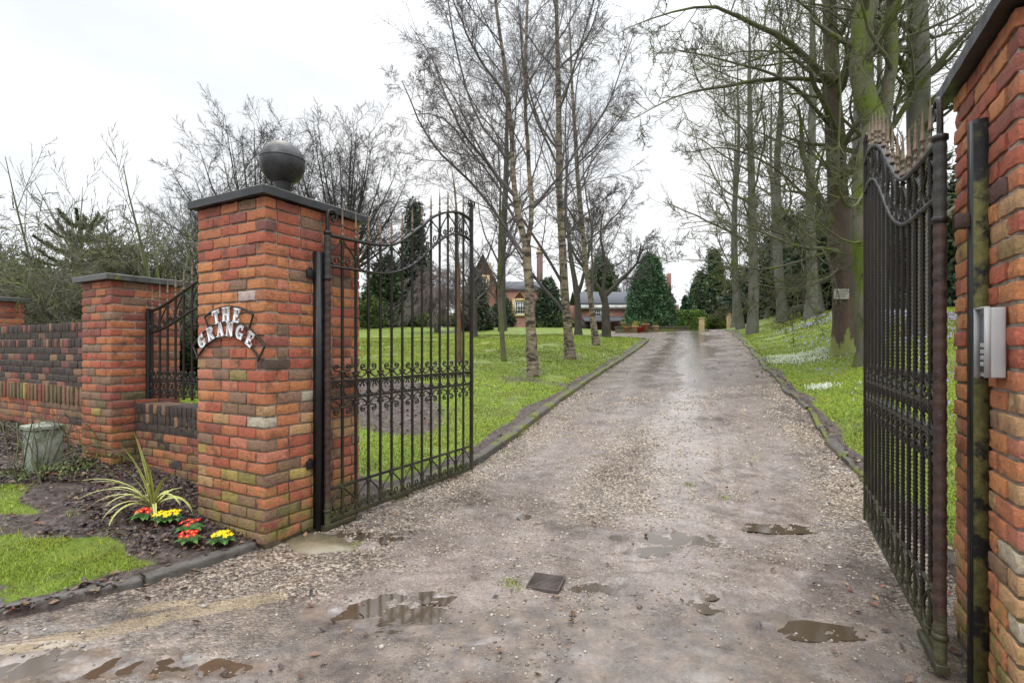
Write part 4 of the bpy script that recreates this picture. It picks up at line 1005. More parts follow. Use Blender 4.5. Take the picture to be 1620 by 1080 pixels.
# drive-edge and lawn leaves
N0 = 60000; Yp = 2.2 + rs.rand(N0) ** 1.5 * 22; Xp = -9 + rs.rand(N0) * 24
dl_ = np.minimum(np.abs(Xp - XL(Yp)), np.abs(Xp - XR(Yp)))
bedm = smooth(1.5 - (((Xp + 2.3 + .2 * (Yp - 9.5)) / 1.05) ** 2 + ((Yp - 9.5) / 2.1) ** 2) + .3 * nse(Xp, Yp, 2.5, 33))
dens = .012 + .55 * np.exp(-(dl_ / .22) ** 2) + .9 * bedm + .10 * (Yp < 3.4) * (nse(Xp, Yp, 3, 81) > 0) + .5 * np.exp(-((Xp + 1.3) ** 2 + (Yp - 4.6) ** 2) / .09)
k = (rs.rand(N0) < dens) & (tloc(Xp, Yp) > -2) & ~((Xp < XL(Yp)) & (tloc(Xp, Yp) < 1.0)) & ~((Xp > XR(Yp)) & (Yp < 3.3)); Xp, Yp = Xp[k], Yp[k]; m = len(Xp)
pz = np.where(in_drive(Xp, Yp), drive_z(Xp, Yp), terrain(Xp, Yp)) + .010
tag(leaf_quads(np.c_[Xp, Yp, pz + .01 * rs.rand(m)], (.010 + .018 * rs.rand(m)) * (1 + Yp * .03), LC[rs.choice(7, m, p=[.22, .2, .15, .18, .08, .1, .07])], rs, 'leaf_litter_drive', 'litter'), kind='stuff')

def blades(Xp, Yp, Zp, h, w, col, rs, name, lean=.45):
    m = len(Xp); a = rs.rand(m) * 6.28; la = rs.rand(m) * 6.28; ln = np.abs(rs.randn(m)) * lean * h
    c, s = np.cos(a) * w / 2, np.sin(a) * w / 2
    p0 = np.c_[Xp - c, Yp - s, Zp - .005]; p1 = np.c_[Xp + c, Yp + s, Zp - .005]
    mx, my = Xp + np.cos(la) * ln * .35, Yp + np.sin(la) * ln * .35
    p2 = np.c_[mx - c * .7, my - s * .7, Zp + h * .6]; p3 = np.c_[mx + c * .7, my + s * .7, Zp + h * .6]
    p4 = np.c_[Xp + np.cos(la) * ln, Yp + np.sin(la) * ln, Zp + h]
    V = np.stack([p0, p1, p2, p3, p4], 1).reshape(-1, 3); b = (np.arange(m) * 5)[:, None]
    Q = (b + np.array([[0, 1, 3, 2]])).reshape(-1, 4); T = (b + np.array([[2, 3, 4]])).reshape(-1, 3)
    return link(name, npmesh(name, V, Q, T, col=np.repeat(col, 5, 0), smooth_=False), 'grassblade')
def grass_cols(m, rs, X=None, Y=None):
    c = np.array([(.13, .185, .018), (.19, .26, .022), (.26, .32, .03), (.29, .28, .06), (.085, .13, .018)])[rs.choice(5, m, p=[.3, .3, .2, .08, .12])]
    c = c * (.75 + .5 * rs.rand(m, 1)) * np.array([1.08, 1.12, 1.])
    if X is not None:
        g = smooth(.5 + .5 * nse(X, Y, 1.3, 71))[:, None]; c = c * (1 - .35 * g * np.array([.2, .55, .2])) * (.82 + .36 * smooth(.5 + .6 * nse(X, Y, .6, 72))[:, None])
    return c
# verge turf
N0 = 90000; d_ = rs.rand(N0) * 4.5; t_ = -2.3 + rs.rand(N0) * 1.9
Xp = C0[0] - d_ * cP - t_ * sP; Yp = C0[1] - d_ * sP + t_ * cP
k = (soil_w(Xp, Yp) + .35 * nse(Xp, Yp, 14, 41) * .5 + .25 * rs.randn(N0) < .45) & (Xp < XL(Yp) - .07) & (rs.rand(N0) < .25 + .75 * smooth((nse(Xp, Yp, 7, 42) + .5) / .8)) & (Yp > 1.9)
Xp, Yp = Xp[k], Yp[k]; m = len(Xp)
tag(blades(Xp, Yp, terrain(Xp, Yp), .010 + .020 * rs.rand(m) ** 1.5 * (1 + .7 * (nse(Xp, Yp, 6, 43) > .5)), .003 + .0018 * rs.rand(m), grass_cols(m, rs, Xp * 3, Yp * 3) * .98, rs, 'verge_grass', 1.5), kind='stuff')
# lawn and bank
N0 = 620000; Yp = 3.2 + rs.rand(N0) ** 1.35 * 26; Xp = -.62 * Yp - 2 + rs.rand(N0) * (1.62 * Yp + 2)
tl_ = tloc(Xp, Yp)
k = ((Xp < XL(Yp) - .05) & (tl_ > 1.0) | (Xp > XR(Yp) + .08) & (Yp > 3.4)) & (soil_w(Xp, Yp) + .3 * rs.randn(N0) < .5) & (nse(Xp, Yp, 2.3, 44) + .5 * nse(Xp, Yp, 7, 45) < .55 + .7 * rs.rand(N0))
Xp, Yp = Xp[k], Yp[k]; m = len(Xp); print('lawn blades', m)
tag(blades(Xp, Yp, terrain(Xp, Yp), (.009 + .012 * rs.rand(m)) * (1 + .02 * Yp), (.004 + .0011 * Yp), grass_cols(m, rs, Xp, Yp), rs, 'lawn_grass', 1.3), kind='stuff')
# weeds in gravel
N0 = 400; cen = [(.0, 3.22, .08), (.0, 3.3, .06), (-.32, 6.5, .12), (-.1, 6.9, .1), (2.1, 5.0, .05), (-1.2, 3.9, .06), (1.9, 5.4, .05), (2.9, 6.1, .1), (-1.45, 4.9, .1)]
ci = rs.choice(len(cen), N0); cn = np.array(cen)[ci]; Xp = cn[:, 0] + rs.randn(N0) * cn[:, 2] * .6; Yp = cn[:, 1] + rs.randn(N0) * cn[:, 2] * .6
tag(blades(Xp, Yp, drive_z(Xp, Yp), .010 + .014 * rs.rand(N0), np.full(N0, .006), grass_cols(N0, rs), rs, 'weeds', 1.2), kind='stuff')
# crocus and snowdrops on the bank
def flowers(Xp, Yp, h, s, cols, name):
    m = len(Xp); Zp = terrain(Xp, Yp); Vs = []; Ts = []; n = 0; C_ = []
    for k_ in range(3):
        a = rs.rand(m) * 6.28; c, s_ = np.cos(a) * s, np.sin(a) * s
        p0 = np.c_[Xp, Yp, Zp + h * .45]; p1 = np.c_[Xp + c, Yp + s_, Zp + h]; p2 = np.c_[Xp - s_ * .6 + c * .4, Yp + c * .6 + s_ * .4, Zp + h * (.95 + .1 * rs.rand(m))]
        Vs.append(np.stack([p0, p1, p2], 1).reshape(-1, 3)); Ts.append(np.arange(m * 3).reshape(-1, 3) + n); n += 3 * m; C_.append(np.repeat(cols, 3, 0))
    return tag(link(name, npmesh(name, np.vstack(Vs), None, np.vstack(Ts), col=np.vstack(C_), smooth_=False), 'petal'), kind='stuff')
N0 = 9000; Yp = 5.5 + rs.rand(N0) * 19; Xp = XR(Yp) + .5 + rs.rand(N0) ** .8 * 6.5
k = rs.rand(N0) < (.18 + .8 * smooth((Xp - XR(Yp) - .8) / 2.5)) * (.25 + .75 * (nse(Xp, Yp, 2, 51) > 0)); Xp, Yp = Xp[k], Yp[k]; m = len(Xp)
flowers(Xp, Yp, np.full(m, .075), .011 + .0008 * Yp, np.array([(.32, .26, .62), (.45, .40, .75), (.60, .57, .82)])[rs.choice(3, m)], 'crocus_flowers')
def snow_pts(px, py, rx, ry, n, Y0):
    c = at(px, py, Y0); return np.c_[c[0] + rs.randn(n) * rx, c[1] + rs.randn(n) * ry]
cl_ = []
def find_on(px, py):      # walk along the line of sight to the terrain
    for Y in np.arange(3, 60, .04):
        p = at(px, py, Y)
        if terrain(p[0], Y) >= p[2]: return (p[0], Y)
    return (at(px, py, 40)[0], 40)
SNOW = [(1255, 566, .30, .40, 420), (1278, 572, .34, .36, 300), (1232, 574, .36, .32, 200), (1300, 616, .13, .12, 200), (1245, 570, .6, .5, 300), (970, 569, .25, .8, 90), (1318, 552, .35, .4, 180)]
PTS = []
for px, py, rx, ry, n in SNOW:
    c = find_on(px, py); PTS.append(np.c_[c[0] + rs.randn(n) * rx, c[1] + rs.randn(n) * ry])
PTS = np.vstack(PTS); k = (PTS[:, 0] > XR(PTS[:, 1]) + .15) | (PTS[:, 0] < XL(PTS[:, 1]) - .2); PTS = PTS[k]; m = len(PTS)
flowers(PTS[:, 0], PTS[:, 1], .045 + .065 * rs.rand(m), np.full(m, .012), np.tile((.78, .82, .74), (m, 1)) * (.85 + .15 * rs.rand(m, 1)), 'snowdrop_flowers')

# variegated strap-leaved plant
def strap_plant():
    x, y = at(238, 790, 4.15)[:2]; y = 4.15; x = (242 - 810) / F * 4.2; y = 4.2
    o = empty('variegated_plant', (x, y, tz(x, y)), 0, label='spiky cream and green striped plant at the foot of the low wall', cat='plant')
    r_ = random.Random(12)
    spec = [(-80, .55, 1.1), (-60, .5, .9), (-40, .58, .6), (-15, .62, .35), (5, .70, .25), (20, .66, .40), (35, .55, .6), (55, .50, .9), (75, .5, 1.1), (-100, .45, 1.2), (100, .42, 1.2), (-70, .4, 1.4), (-30, .45, 1.1), (40, .4, 1.2), (0, .5, .8), (-50, .6, .8), (12, .74, .15), (-20, .5, 1.3), (62, .58, .55), (-88, .48, .75), (25, .36, 1.5), (-5, .34, 1.6), (-65, .62, .65), (48, .46, 1.4), (-120, .4, 1.1), (125, .38, 1.2), (160, .4, .9), (190, .4, 1.)]
    for (az, ln, bend) in spec:
        a = R(az + r_.uniform(-10, 10)); out = np.array([math.sin(a), -math.cos(a) * .6 if abs(az) < 30 else -math.cos(a), 0]); out /= np.linalg.norm(out)
        n = 12; P = [np.zeros(3)]; th = R(82 - 12 * bend) ; ln *= 1.02
        for k_ in range(n):
            P.append(P[-1] + (out * math.cos(th) + np.array([0, 0, math.sin(th)])) * ln / n); th -= bend * R(11)
        P = np.array(P); side = np.array([-out[1], out[0], 0]); V = []; col = []
        for k_, p in enumerate(P):
            wd = .015 * min(1, .55 + k_ * .12) * (1 - (k_ / n) ** 3 * .95)
            for s_, cc in ((-1, (.58, .56, .25)), (-.45, (.50, .50, .20)), (0, (.14, .22, .04)), (.45, (.42, .46, .13)), (1, (.55, .54, .22))):
                V.append(p + side * s_ * wd + np.array([0, 0, abs(s_) * wd * .35])); col.append(cc)
        Q = [(k_ * 5 + j, k_ * 5 + j + 1, k_ * 5 + 6 + j, k_ * 5 + 5 + j) for k_ in range(n) for j in range(4)]
        link('leaf', npmesh('leaf', np.array(V), Q, col=np.array(col)), 'petal', o)
strap_plant()
# primroses
def primrose(px, py, Y, colr, nfl, label, sc_=1.3):
    p = at(px, py, Y); x, y = p[0], Y; o = empty('primrose', (x, y, tz(x, y) + .008), 0, label=label, cat='flower', group='primroses planted by the pillar')
    r_ = random.Random(px); V = []; Q = []; T = []; col = []
    for k_ in range(15):
        a = k_ * 2.4 + r_.random(); ln = .055 + .03 * r_.random(); out = np.array([math.cos(a), math.sin(a), 0]); sd_ = np.array([-out[1], out[0], 0]); b0 = len(V)
        for j in range(5):
            u = j / 4; wd = .019 * math.sin(math.pi * min(1, .15 + u * .85)) + .003
            c = out * ln * u * sc_ + np.array([0, 0, .035 * math.sin(u * 2.4)]) * sc_
            for s_ in (-1, 0, 1): V.append(c + sd_ * s_ * wd * sc_ + np.array([0, 0, abs(s_) * .006])); col.append((.05, .125, .03) if s_ else (.09, .18, .05))
        for j in range(4):
            for s_ in range(2): q = b0 + j * 3 + s_; Q.append((q, q + 1, q + 4, q + 3))
    link('leaves', npmesh('leaves', np.array(V), Q, col=np.array(col)), 'petal', o)
    for k_ in range(nfl):
        V = []; T = []; col = []
        a = k_ * 2.4; rr_ = .010 + .034 * math.sqrt(k_ / max(1, nfl)); cx, cy, cz = rr_ * math.cos(a) * sc_ * 1.15, rr_ * math.sin(a) * sc_, (.066 - .25 * rr_ + .012 * r_.random()) * sc_
        tiltv = np.array([math.cos(a) * rr_ * 9, math.sin(a) * rr_ * 9 - .35, 1.]); tiltv /= np.linalg.norm(tiltv); ux = np.cross(tiltv, (0, 1, 0)); ux /= np.linalg.norm(ux); uy = np.cross(tiltv, ux)
        cen = np.array([cx, cy, cz]); V.append(cen); col.append(tuple(q * .8 for q in colr))
        for q in range(5):
            for dq, rd in ((-.52, .010), (-.25, .0175), (0, .0155), (.25, .0175), (.52, .010)):
                t2 = q * 1.2566 + dq; V.append(cen + (ux * math.cos(t2) + uy * math.sin(t2)) * rd * sc_ + tiltv * rd * .25); col.append(colr)
        for q in range(25): T.append((0, 1 + q, 1 + (q + 1) % 25))
        for q in range(8):
            pass
        fl = link('blossom', npmesh('blossom', np.array(V), None, T, col=np.array(col), smooth_=False), 'petal', o)
        if colr[1] < .2:
            e = MB(); m8 = [cen + (ux * math.cos(q) + uy * math.sin(q)) * .0040 * sc_ + tiltv * .0025 for q in np.arange(8) * .785]
            e.add(m8 + [cen + tiltv * .0035], None, [(j, (j + 1) % 8, 8) for j in range(8)]); e.build('eye', 'petal', fl, col=(.72, .52, .03))
RED = (.52, .012, .015); YEL = (.72, .52, .01)
primrose(228, 822, 4.02, RED, 7, 'red primrose clump furthest left, under the striped plant')
primrose(256, 826, 3.98, YEL, 7, 'yellow primrose clump right beside the leftmost red one')
primrose(272, 817, 4.02, YEL, 6, 'yellow primrose clump a little behind, touching the other yellow one')
primrose(301, 833, 3.88, RED, 5, 'small red primrose clump behind the largest red one')
primrose(300, 860, 3.70, RED, 8, 'largest red primrose clump, nearest the kerb')
primrose(350, 849, 3.74, YEL, 9, 'yellow primrose clump on its own by the pillar corner')

# ------------------------------------------------------------------ trees
def polyline_group(pl_, rl, n):
    # resample polylines to n points
    P = []; Rr = []
    for p, r_ in zip(pl_, rl):
        p = np.asarray(p, float); d = np.r_[0, np.cumsum(np.linalg.norm(np.diff(p, axis=0), axis=1))]; u = np.linspace(0, d[-1], n)
        P.append(np.stack([np.interp(u, d, p[:, k]) for k in range(3)], 1)); Rr.append(np.interp(u, d, r_))
    return np.array(P), np.array(Rr)
def grow(rs, P, Rr, k, t0, t1, ang, lr, rr_, n, up, wob, minr=.002, lenabs=None, taper=.25, shorten=.6):
    m, np_, _ = P.shape
    plen = np.linalg.norm(np.diff(P, axis=1), axis=2).sum(1)
    u = t0 + (t1 - t0) * (np.arange(k)[None] + rs.rand(m, k)) / k
    x = u * (np_ - 1); i = np.clip(x.astype(int), 0, np_ - 2); f = x - i
    mi = np.arange(m)[:, None]
    pos = P[mi, i] * (1 - f[..., None]) + P[mi, i + 1] * f[..., None]; tan = P[mi, i + 1] - P[mi, i]; tan /= np.linalg.norm(tan, axis=2, keepdims=True) + 1e-9
    rad = Rr[mi, i] * (1 - f) + Rr[mi, i + 1] * f
    pos = pos.reshape(-1, 3); tan = tan.reshape(-1, 3); rad = rad.reshape(-1); M = len(pos)
    q = rs.randn(M, 3); q -= (q * tan).sum(1, keepdims=True) * tan; q /= np.linalg.norm(q, axis=1, keepdims=True) + 1e-9
    a = R(1) * (ang + rs.randn(M) * ang * .22); d = tan * np.cos(a)[:, None] + q * np.sin(a)[:, None]
    ln = (np.repeat(plen, k) * lr if lenabs is None else np.full(M, lenabs)) * (1 - shorten * (u.reshape(-1) - t0) / max(1e-6, (1 - t0))) * (.7 + .6 * rs.rand(M))
    out = np.empty((M, n, 3)); out[:, 0] = pos; cur = pos.copy()
    for s in range(1, n):
        d = d + np.array([0, 0, up]) / (n - 1) * 3 + rs.randn(M, 3) * wob; d /= np.linalg.norm(d, axis=1, keepdims=True)
        cur = cur + d * (ln / (n - 1))[:, None]; out[:, s] = cur
    r0 = np.maximum(rad * rr_, minr); Rn = r0[:, None] * np.linspace(1, taper, n)[None]
    return out, np.maximum(Rn, minr * .6)
def tree_meshes(name, trunks, tr, limbs=None, lr_=None, levels=(), seed=0, tn=14, ln_=12, tk=12, grow_base=False):
    """trunks, limbs: explicit polylines; levels: dicts for grow"""
    rs = np.random.RandomState(seed)
    P, Rr = polyline_group([crv(t, 4) for t in trunks], [np.interp(np.linspace(0, 1, len(crv(t, 4))), np.linspace(0, 1, len(r_)), r_) for t, r_ in zip(trunks, tr)], tn)
    P[:, 2:-1] += rs.randn(*P[:, 2:-1].shape) * .012 * np.array([1, 1, 0])
    Rt = Rr * (1 + .05 * rs.randn(*Rr.shape)); Rt[0, 0] *= 1.35
    mesh_p = [tubes(P, Rt, tk)]
    crown = []; cur = (P[1:], Rr[1:]) if len(P) > 1 and grow_base is False else (P, Rr)
    if limbs:
        P2, R2 = polyline_group([crv(t, 4) for t in limbs], [np.interp(np.linspace(0, 1, len(crv(t, 4))), np.linspace(0, 1, len(r_)), r_) for t, r_ in zip(limbs, lr_)], ln_)
        P2[:, 1:] += np.cumsum(rs.randn(*P2[:, 1:].shape) * .018, axis=1)
        crown.append(tubes(P2, R2, 7)); ex = (P2, R2)
    else: ex = None
    for li, lv in enumerate(levels):
        lv = dict(lv); k_ = lv.pop('sides', 3); kx = lv.pop('exk', None); tx = lv.pop('ext0', .1); skip = lv.pop('skip', False)
        outP, outR = ([], [])
        if not skip:
            a = grow(rs, cur[0], cur[1], **lv); outP.append(a[0]); outR.append(a[1])
        if ex is not None and kx:
            l2 = dict(lv); l2['k'] = kx; l2['t0'] = tx; l2['t1'] = 1.; l2.pop('lenabs', None); l2['lr'] = lv.get('exlr', l2['lr']) if False else l2['lr']
            if 'lenabs' in lv: l2['lenabs'] = None; l2['lr'] = .38
            e = grow(rs, ex[0], ex[1], **l2); outP.append(e[0]); outR.append(e[1]); 
        nP, nR = np.concatenate(outP), np.concatenate(outR)
        crown.append(tubes(nP, nR, k_)); cur = (nP, nR); ex = None if li > 0 else None
    def merge(lst):
        V = []; Q = []; n = 0
        for v, q in lst: V.append(v); Q.append(q + n); n += len(v)
        return np.vstack(V), np.vstack(Q)
    Vt, Qt = merge(mesh_p); Vc, Qc = merge(crown)
    return npmesh(name + '_trunk', Vt, Qt), npmesh(name + '_crown', Vc, Qc)
def put_tree(name, meshes, mats, loc, label, cat='tree', group=None, rz=0., s=1.):
    o = empty(name, loc, rz, label=label, cat=cat, group=group); o.scale = (s, s, s)
    link('trunk', meshes[0], mats[0], o); link('crown', meshes[1], mats[1], o); return o
def pix_lines(lines, base, Y, dy=None):
    out = []
    for i, l in enumerate(lines):
        pts = []
        for j, q in enumerate(l):
            YY = Y + (q[2] if len(q) > 2 else 0); pts.append(at(q[0], q[1], YY) - base)
        out.append(pts)
    return out
def explicit(name, px, Y, trunks, tr, limbs, lr_, levels, seed, mats, label, group=None):
    x = (px - 810) / F * Y; base = np.array([x, Y, tz(x, Y)])
    T = pix_lines(trunks, base, Y); T[0][0] = np.array([0, 0, -.15])
    Lm = pix_lines(limbs, base, Y) if limbs else None
    m = tree_meshes(name, T, tr, Lm, lr_, levels, seed)
    return put_tree(name, m, mats, tuple(base), label, group=group)
BIR = [dict(k=16, t0=.10, t1=.97, ang=36, lr=.40, rr_=.42, n=8, up=.10, wob=.07, sides=5, exk=11),
       dict(k=10, t0=.15, t1=1, ang=38, lr=.46, rr_=.5, n=6, up=.02, wob=.09, minr=.006, sides=3),
       dict(k=9, t0=.1, t1=1, ang=38, lr=.5, rr_=.55, n=5, up=-.12, wob=.10, minr=.004),
       dict(k=4, t0=.1, t1=1, ang=35, lr=.6, rr_=.6, n=4, up=-.20, wob=.12, minr=.0028)]
BG = 'birches on the left lawn'
explicit('birch_tree', 843, 12.9, [[(843, 582), (838, 480), (833, 389)], [(833, 392), (816, 315), (804, 148), (784, 0), (772, -160)], [(833, 392), (841, 333), (832, 167), (834, 0), (842, -150)]],
         [[.155, .125, .11], [.085, .07, .055, .035, .012], [.08, .06, .045, .03, .01]],
         [[(830, 405), (767, 318), (682, 230, -.8), (630, 130, -1.2)], [(806, 160), (745, 70, .4), (700, -40, .8)], [(841, 330), (880, 290), (950, 190), (1000, 60)], [(815, 310), (740, 215, -.5), (690, 90, -1)], [(800, 250), (745, 165), (715, 40), (700, -60)], [(833, 380), (780, 290, .5), (700, 190, 1.0), (650, 180, 1.2)]],
         [[.045, .035, .025, .01], [.04, .03, .01], [.04, .03, .02, .008], [.04, .03, .01], [.035, .025, .02, .008], [.04, .03, .02, .008]],
         BIR, 1, ('birch', 'twig_birch'), 'forked birch nearest the open gate, rising past the top of the picture', BG)
explicit('birch_tree', 903, 17.0, [[(903, 550), (891, 430), (885, 300), (884, 150), (880, 0), (876, -170)]], [[.155, .13, .11, .09, .06, .015]],
         [[(885, 240), (850, 190), (828, 90), (820, -20)], [(884, 110), (925, 60), (950, -20)], [(890, 380), (940, 330), (980, 300)]], [[.045, .035, .025, .01], [.04, .03, .01], [.03, .02, .008]],
         BIR, 2, ('birch', 'twig_birch'), 'straight birch with flaking pale bark, middle of the lawn group', BG)
explicit('birch_tree', 944, 22.0, [[(944, 531), (925, 400), (914, 280), (906, 150), (902, 60), (900, 20)]], [[.15, .12, .10, .07, .04, .012]],
         [[(914, 260), (960, 210), (990, 170)], [(925, 390), (985, 330), (1010, 290)]], [[.04, .03, .01], [.04, .03, .01]],
         BIR, 3, ('birch', 'twig_birch'), 'leaning birch closest to the driveway bend', BG)
SM = [dict(k=16, t0=.2, t1=.97, ang=40, lr=.34, rr_=.42, n=7, up=.12, wob=.09, sides=4),
      dict(k=8, t0=.15, t1=1, ang=42, lr=.42, rr_=.5, n=5, up=.05, wob=.12, minr=.008),
      dict(k=7, t0=.1, t1=1, ang=42, lr=.5, rr_=.55, n=4, up=.0, wob=.15, minr=.006)]
explicit('young_tree', 798, 15.2, [[(798, 562), (791, 480), (790, 400), (791, 300), (788, 210)]], [[.085, .065, .05, .03, .01]],
         [[(790, 420), (765, 370), (752, 300)], [(791, 430), (815, 380), (826, 300)], [(791, 460), (770, 430), (752, 400)]], [[.03, .02, .008]] * 3, SM, 4, ('bark_mossy', 'twig_grey'), 'slim greenish trunk left of the forked birch')
MT['bark_rust'] = pmat('orange_bark', [(.07, .04, .025), (.19, .10, .055)], 5, rough=(.7, .9), bump=.5, bscale=18, bdist=.01)
explicit('young_tree', 727, 14.4, [[(728, 564), (726, 470), (724, 400), (722, 330), (715, 270)]], [[.07, .055, .045, .03, .01]], None, None,
         [dict(k=12, t0=.35, t1=.97, ang=40, lr=.3, rr_=.4, n=6, up=-.1, wob=.1, sides=4), dict(k=8, t0=.1, t1=1, ang=40, lr=.5, rr_=.5, n=5, up=-.25, wob=.12, minr=.004), dict(k=6, t0=.1, t1=1, ang=40, lr=.5, rr_=.5, n=4, up=-.3, wob=.12, minr=.003)], 5, ('bark_rust', 'twig_grey'), 'thin orange trunk seen between the last bars of the left gate')
explicit('fruit_tree', 960, 27.0, [[(962, 522), (957, 480), (952, 462)], [(953, 465), (925, 425), (905, 395), (895, 350)], [(953, 466), (957, 420), (950, 370), (955, 330)], [(955, 470), (985, 440), (1008, 415), (1014, 385)]],
         [[.26, .20, .18], [.12, .09, .055, .02], [.12, .09, .055, .02], [.13, .10, .06, .02]], None, None,
         [dict(k=12, t0=.25, t1=1, ang=48, lr=.7, rr_=.45, n=7, up=.10, wob=.14, sides=4), dict(k=8, t0=.1, t1=1, ang=48, lr=.5, rr_=.5, n=5, up=.02, wob=.16, minr=.015), dict(k=8, t0=.1, t1=1, ang=48, lr=.5, rr_=.5, n=4, up=0, wob=.18, minr=.012)], 6, ('bark_dark', 'twig_grey'), 'low spreading dark tree with several limbs near the house forecourt')
explicit('dark_tree', 915, 31.0, [[(917, 520), (913, 470), (905, 420), (898, 360), (893, 300)], [(913, 470), (925, 430), (935, 380), (940, 320)]], [[.24, .19, .14, .09, .03], [.12, .10, .07, .03]], None, None,
         [dict(k=14, t0=.2, t1=1, ang=45, lr=.5, rr_=.45, n=7, up=.10, wob=.12, sides=4), dict(k=8, t0=.1, t1=1, ang=45, lr=.5, rr_=.5, n=5, up=.02, wob=.14, minr=.017), dict(k=8, t0=.1, t1=1, ang=45, lr=.5, rr_=.5, n=4, up=0, wob=.16, minr=.013)], 7, ('bark_dark', 'twig_grey'), 'dark bare tree standing between two birches in front of the garage')
explicit('young_tree', 752, 27.0, [[(752, 520), (750, 460), (746, 400), (742, 330)]], [[.13, .10, .07, .02]], [[(750, 470), (725, 420), (705, 370)], [(749, 450), (775, 400), (790, 350)], [(750, 480), (780, 450), (800, 420)]], [[.06, .04, .015]] * 3,
         [dict(k=9, t0=.15, t1=.98, ang=45, lr=.4, rr_=.42, n=7, up=.08, wob=.12, sides=4, exk=6), dict(k=9, t0=.15, t1=1, ang=45, lr=.48, rr_=.5, n=5, up=.02, wob=.15, minr=.013), dict(k=8, t0=.1, t1=1, ang=45, lr=.5, rr_=.5, n=4, up=0, wob=.16, minr=.010)], 14, ('bark_dark', 'twig_grey'), 'dark twiggy tree just right of the left gate end stile')
explicit('tall_tree', 795, 34.0, [[(787, 520), (795, 400), (800, 300), (802, 200), (800, 120)]], [[.25, .22, .2, .12, .03]], None, None,
         [dict(k=14, t0=.25, t1=.98, ang=42, lr=.30, rr_=.4, n=7, up=.12, wob=.1, sides=4), dict(k=9, t0=.15, t1=1, ang=42, lr=.45, rr_=.5, n=5, up=.03, wob=.12, minr=.018), dict(k=8, t0=.1, t1=1, ang=42, lr=.5, rr_=.5, n=4, up=0, wob=.14, minr=.014)], 8, ('bark_dark', 'twig_grey'), 'tall grey bare tree in front of the left end of the house')
# right-hand side
SYC = [dict(k=15, t0=.22, t1=.98, ang=62, lr=.36, rr_=.40, n=9, up=.03, wob=.13, sides=5, exk=13, ext0=.12),
       dict(k=7, t0=.15, t1=1, ang=44, lr=.50, rr_=.5, n=8, up=.12, wob=.14, minr=.009, sides=4, shorten=.4),
       dict(k=7, t0=.15, t1=1, ang=44, lr=.44, rr_=.55, n=5, up=.10, wob=.17, minr=.0062, shorten=.4),
       dict(k=3, t0=.2, t1=1, ang=42, lr=.55, rr_=.6, n=4, up=.10, wob=.20, minr=.0046)]
explicit('sycamore_tree', 1345, 13.3, [[(1347, 540), (1335, 470), (1329, 380), (1323, 250), (1318, 150), (1312, 0), (1306, -180)]], [[.36, .27, .26, .23, .20, .16, .04]],
         [[(1322, 140), (1300, 118, -.3), (1239, 62, -.8), (1178, 40, -1.2), (1130, 20, -1.6), (1060, 30, -2.), (985, 55, -2.2)], [(1320, 132), (1231, 125, -.5), (1150, 135, -1), (1070, 150, -1.5), (990, 185, -1.8)],
          [(1318, 205), (1270, 155, -.4), (1225, 120, -.8), (1130, 90, -1.2), (1060, 75, -1.5)], [(1340, 403), (1312, 393, -.3), (1270, 389, -.6), (1240, 380, -.9), (1206, 364, -1.3), (1140, 350, -1.6), (1080, 352, -1.8)],
          [(1334, 405), (1311, 400), (1270, 414, -.3), (1232, 422, -.6), (1184, 425, -.9), (1120, 408, -1.2), (1060, 405, -1.4)], [(1328, 350), (1309, 350), (1257, 375, .5), (1190, 345, .9), (1120, 300, 1.2)],
          [(1327, 330), (1284, 317, .5), (1225, 270, .8), (1150, 240, 1), (1085, 250, 1.2)], [(1325, 290), (1290, 250, 1), (1220, 215, 1.4), (1160, 190, 1.6)], [(1316, 60), (1270, 10, -.5), (1200, -30, -1)], [(1330, 420), (1300, 440, -.5), (1250, 455, -1), (1200, 450, -1.4), (1150, 440, -1.6)]],
         [[.10, .09, .07, .05, .035, .02, .008], [.06, .05, .04, .02, .008], [.055, .045, .035, .02, .008], [.07, .055, .045, .035, .025, .015, .006], [.05, .045, .035, .03, .02, .012, .005], [.05, .045, .03, .02, .008], [.05, .04, .03, .02, .008], [.04, .03, .02, .008], [.05, .03, .01], [.035, .03, .02, .012, .005]],
         [dict(SYC[0], exk=13), *SYC[1:]], 11, ('bark_brown', 'twig_mossy'), 'large brown trunked tree with pale board nailed to it, beside the right gate')
explicit('sycamore_tree', 1380, 11.2, [[(1382, 600), (1372, 480), (1366, 380), (1375, 260), (1388, 195)], [(1386, 200), (1367, 145), (1362, 80), (1372, 0), (1392, -110)], [(1394, 205), (1406, 150), (1411, 0), (1414, -120)]],
         [[.30, .26, .24, .24, .25], [.22, .23, .22, .20, .15], [.12, .125, .12, .08]],
         [[(1411, 115), (1385, 75, -.5), (1362, 30, -.9), (1352, -20, -1.2)], [(1370, 300), (1345, 330, -.8), (1325, 290, -1.4), (1330, 130, -1.8), (1318, 70, -2.)], [(1368, 320), (1340, 310, -.6), (1290, 300, -1.2), (1250, 270, -1.6)], [(1366, 380), (1335, 375, -.6), (1290, 340, -1.2), (1240, 330, -1.8)]],
         [[.05, .04, .03, .012], [.03, .028, .022, .015, .006], [.03, .02, .015, .006], [.03, .02, .015, .006]],
         [dict(SYC[0], k=7, exk=8), *SYC[1:]], 12, ('bark_mossy', 'twig_mossy'), 'mossy green tree forking into two stems just above the right gate spikes')
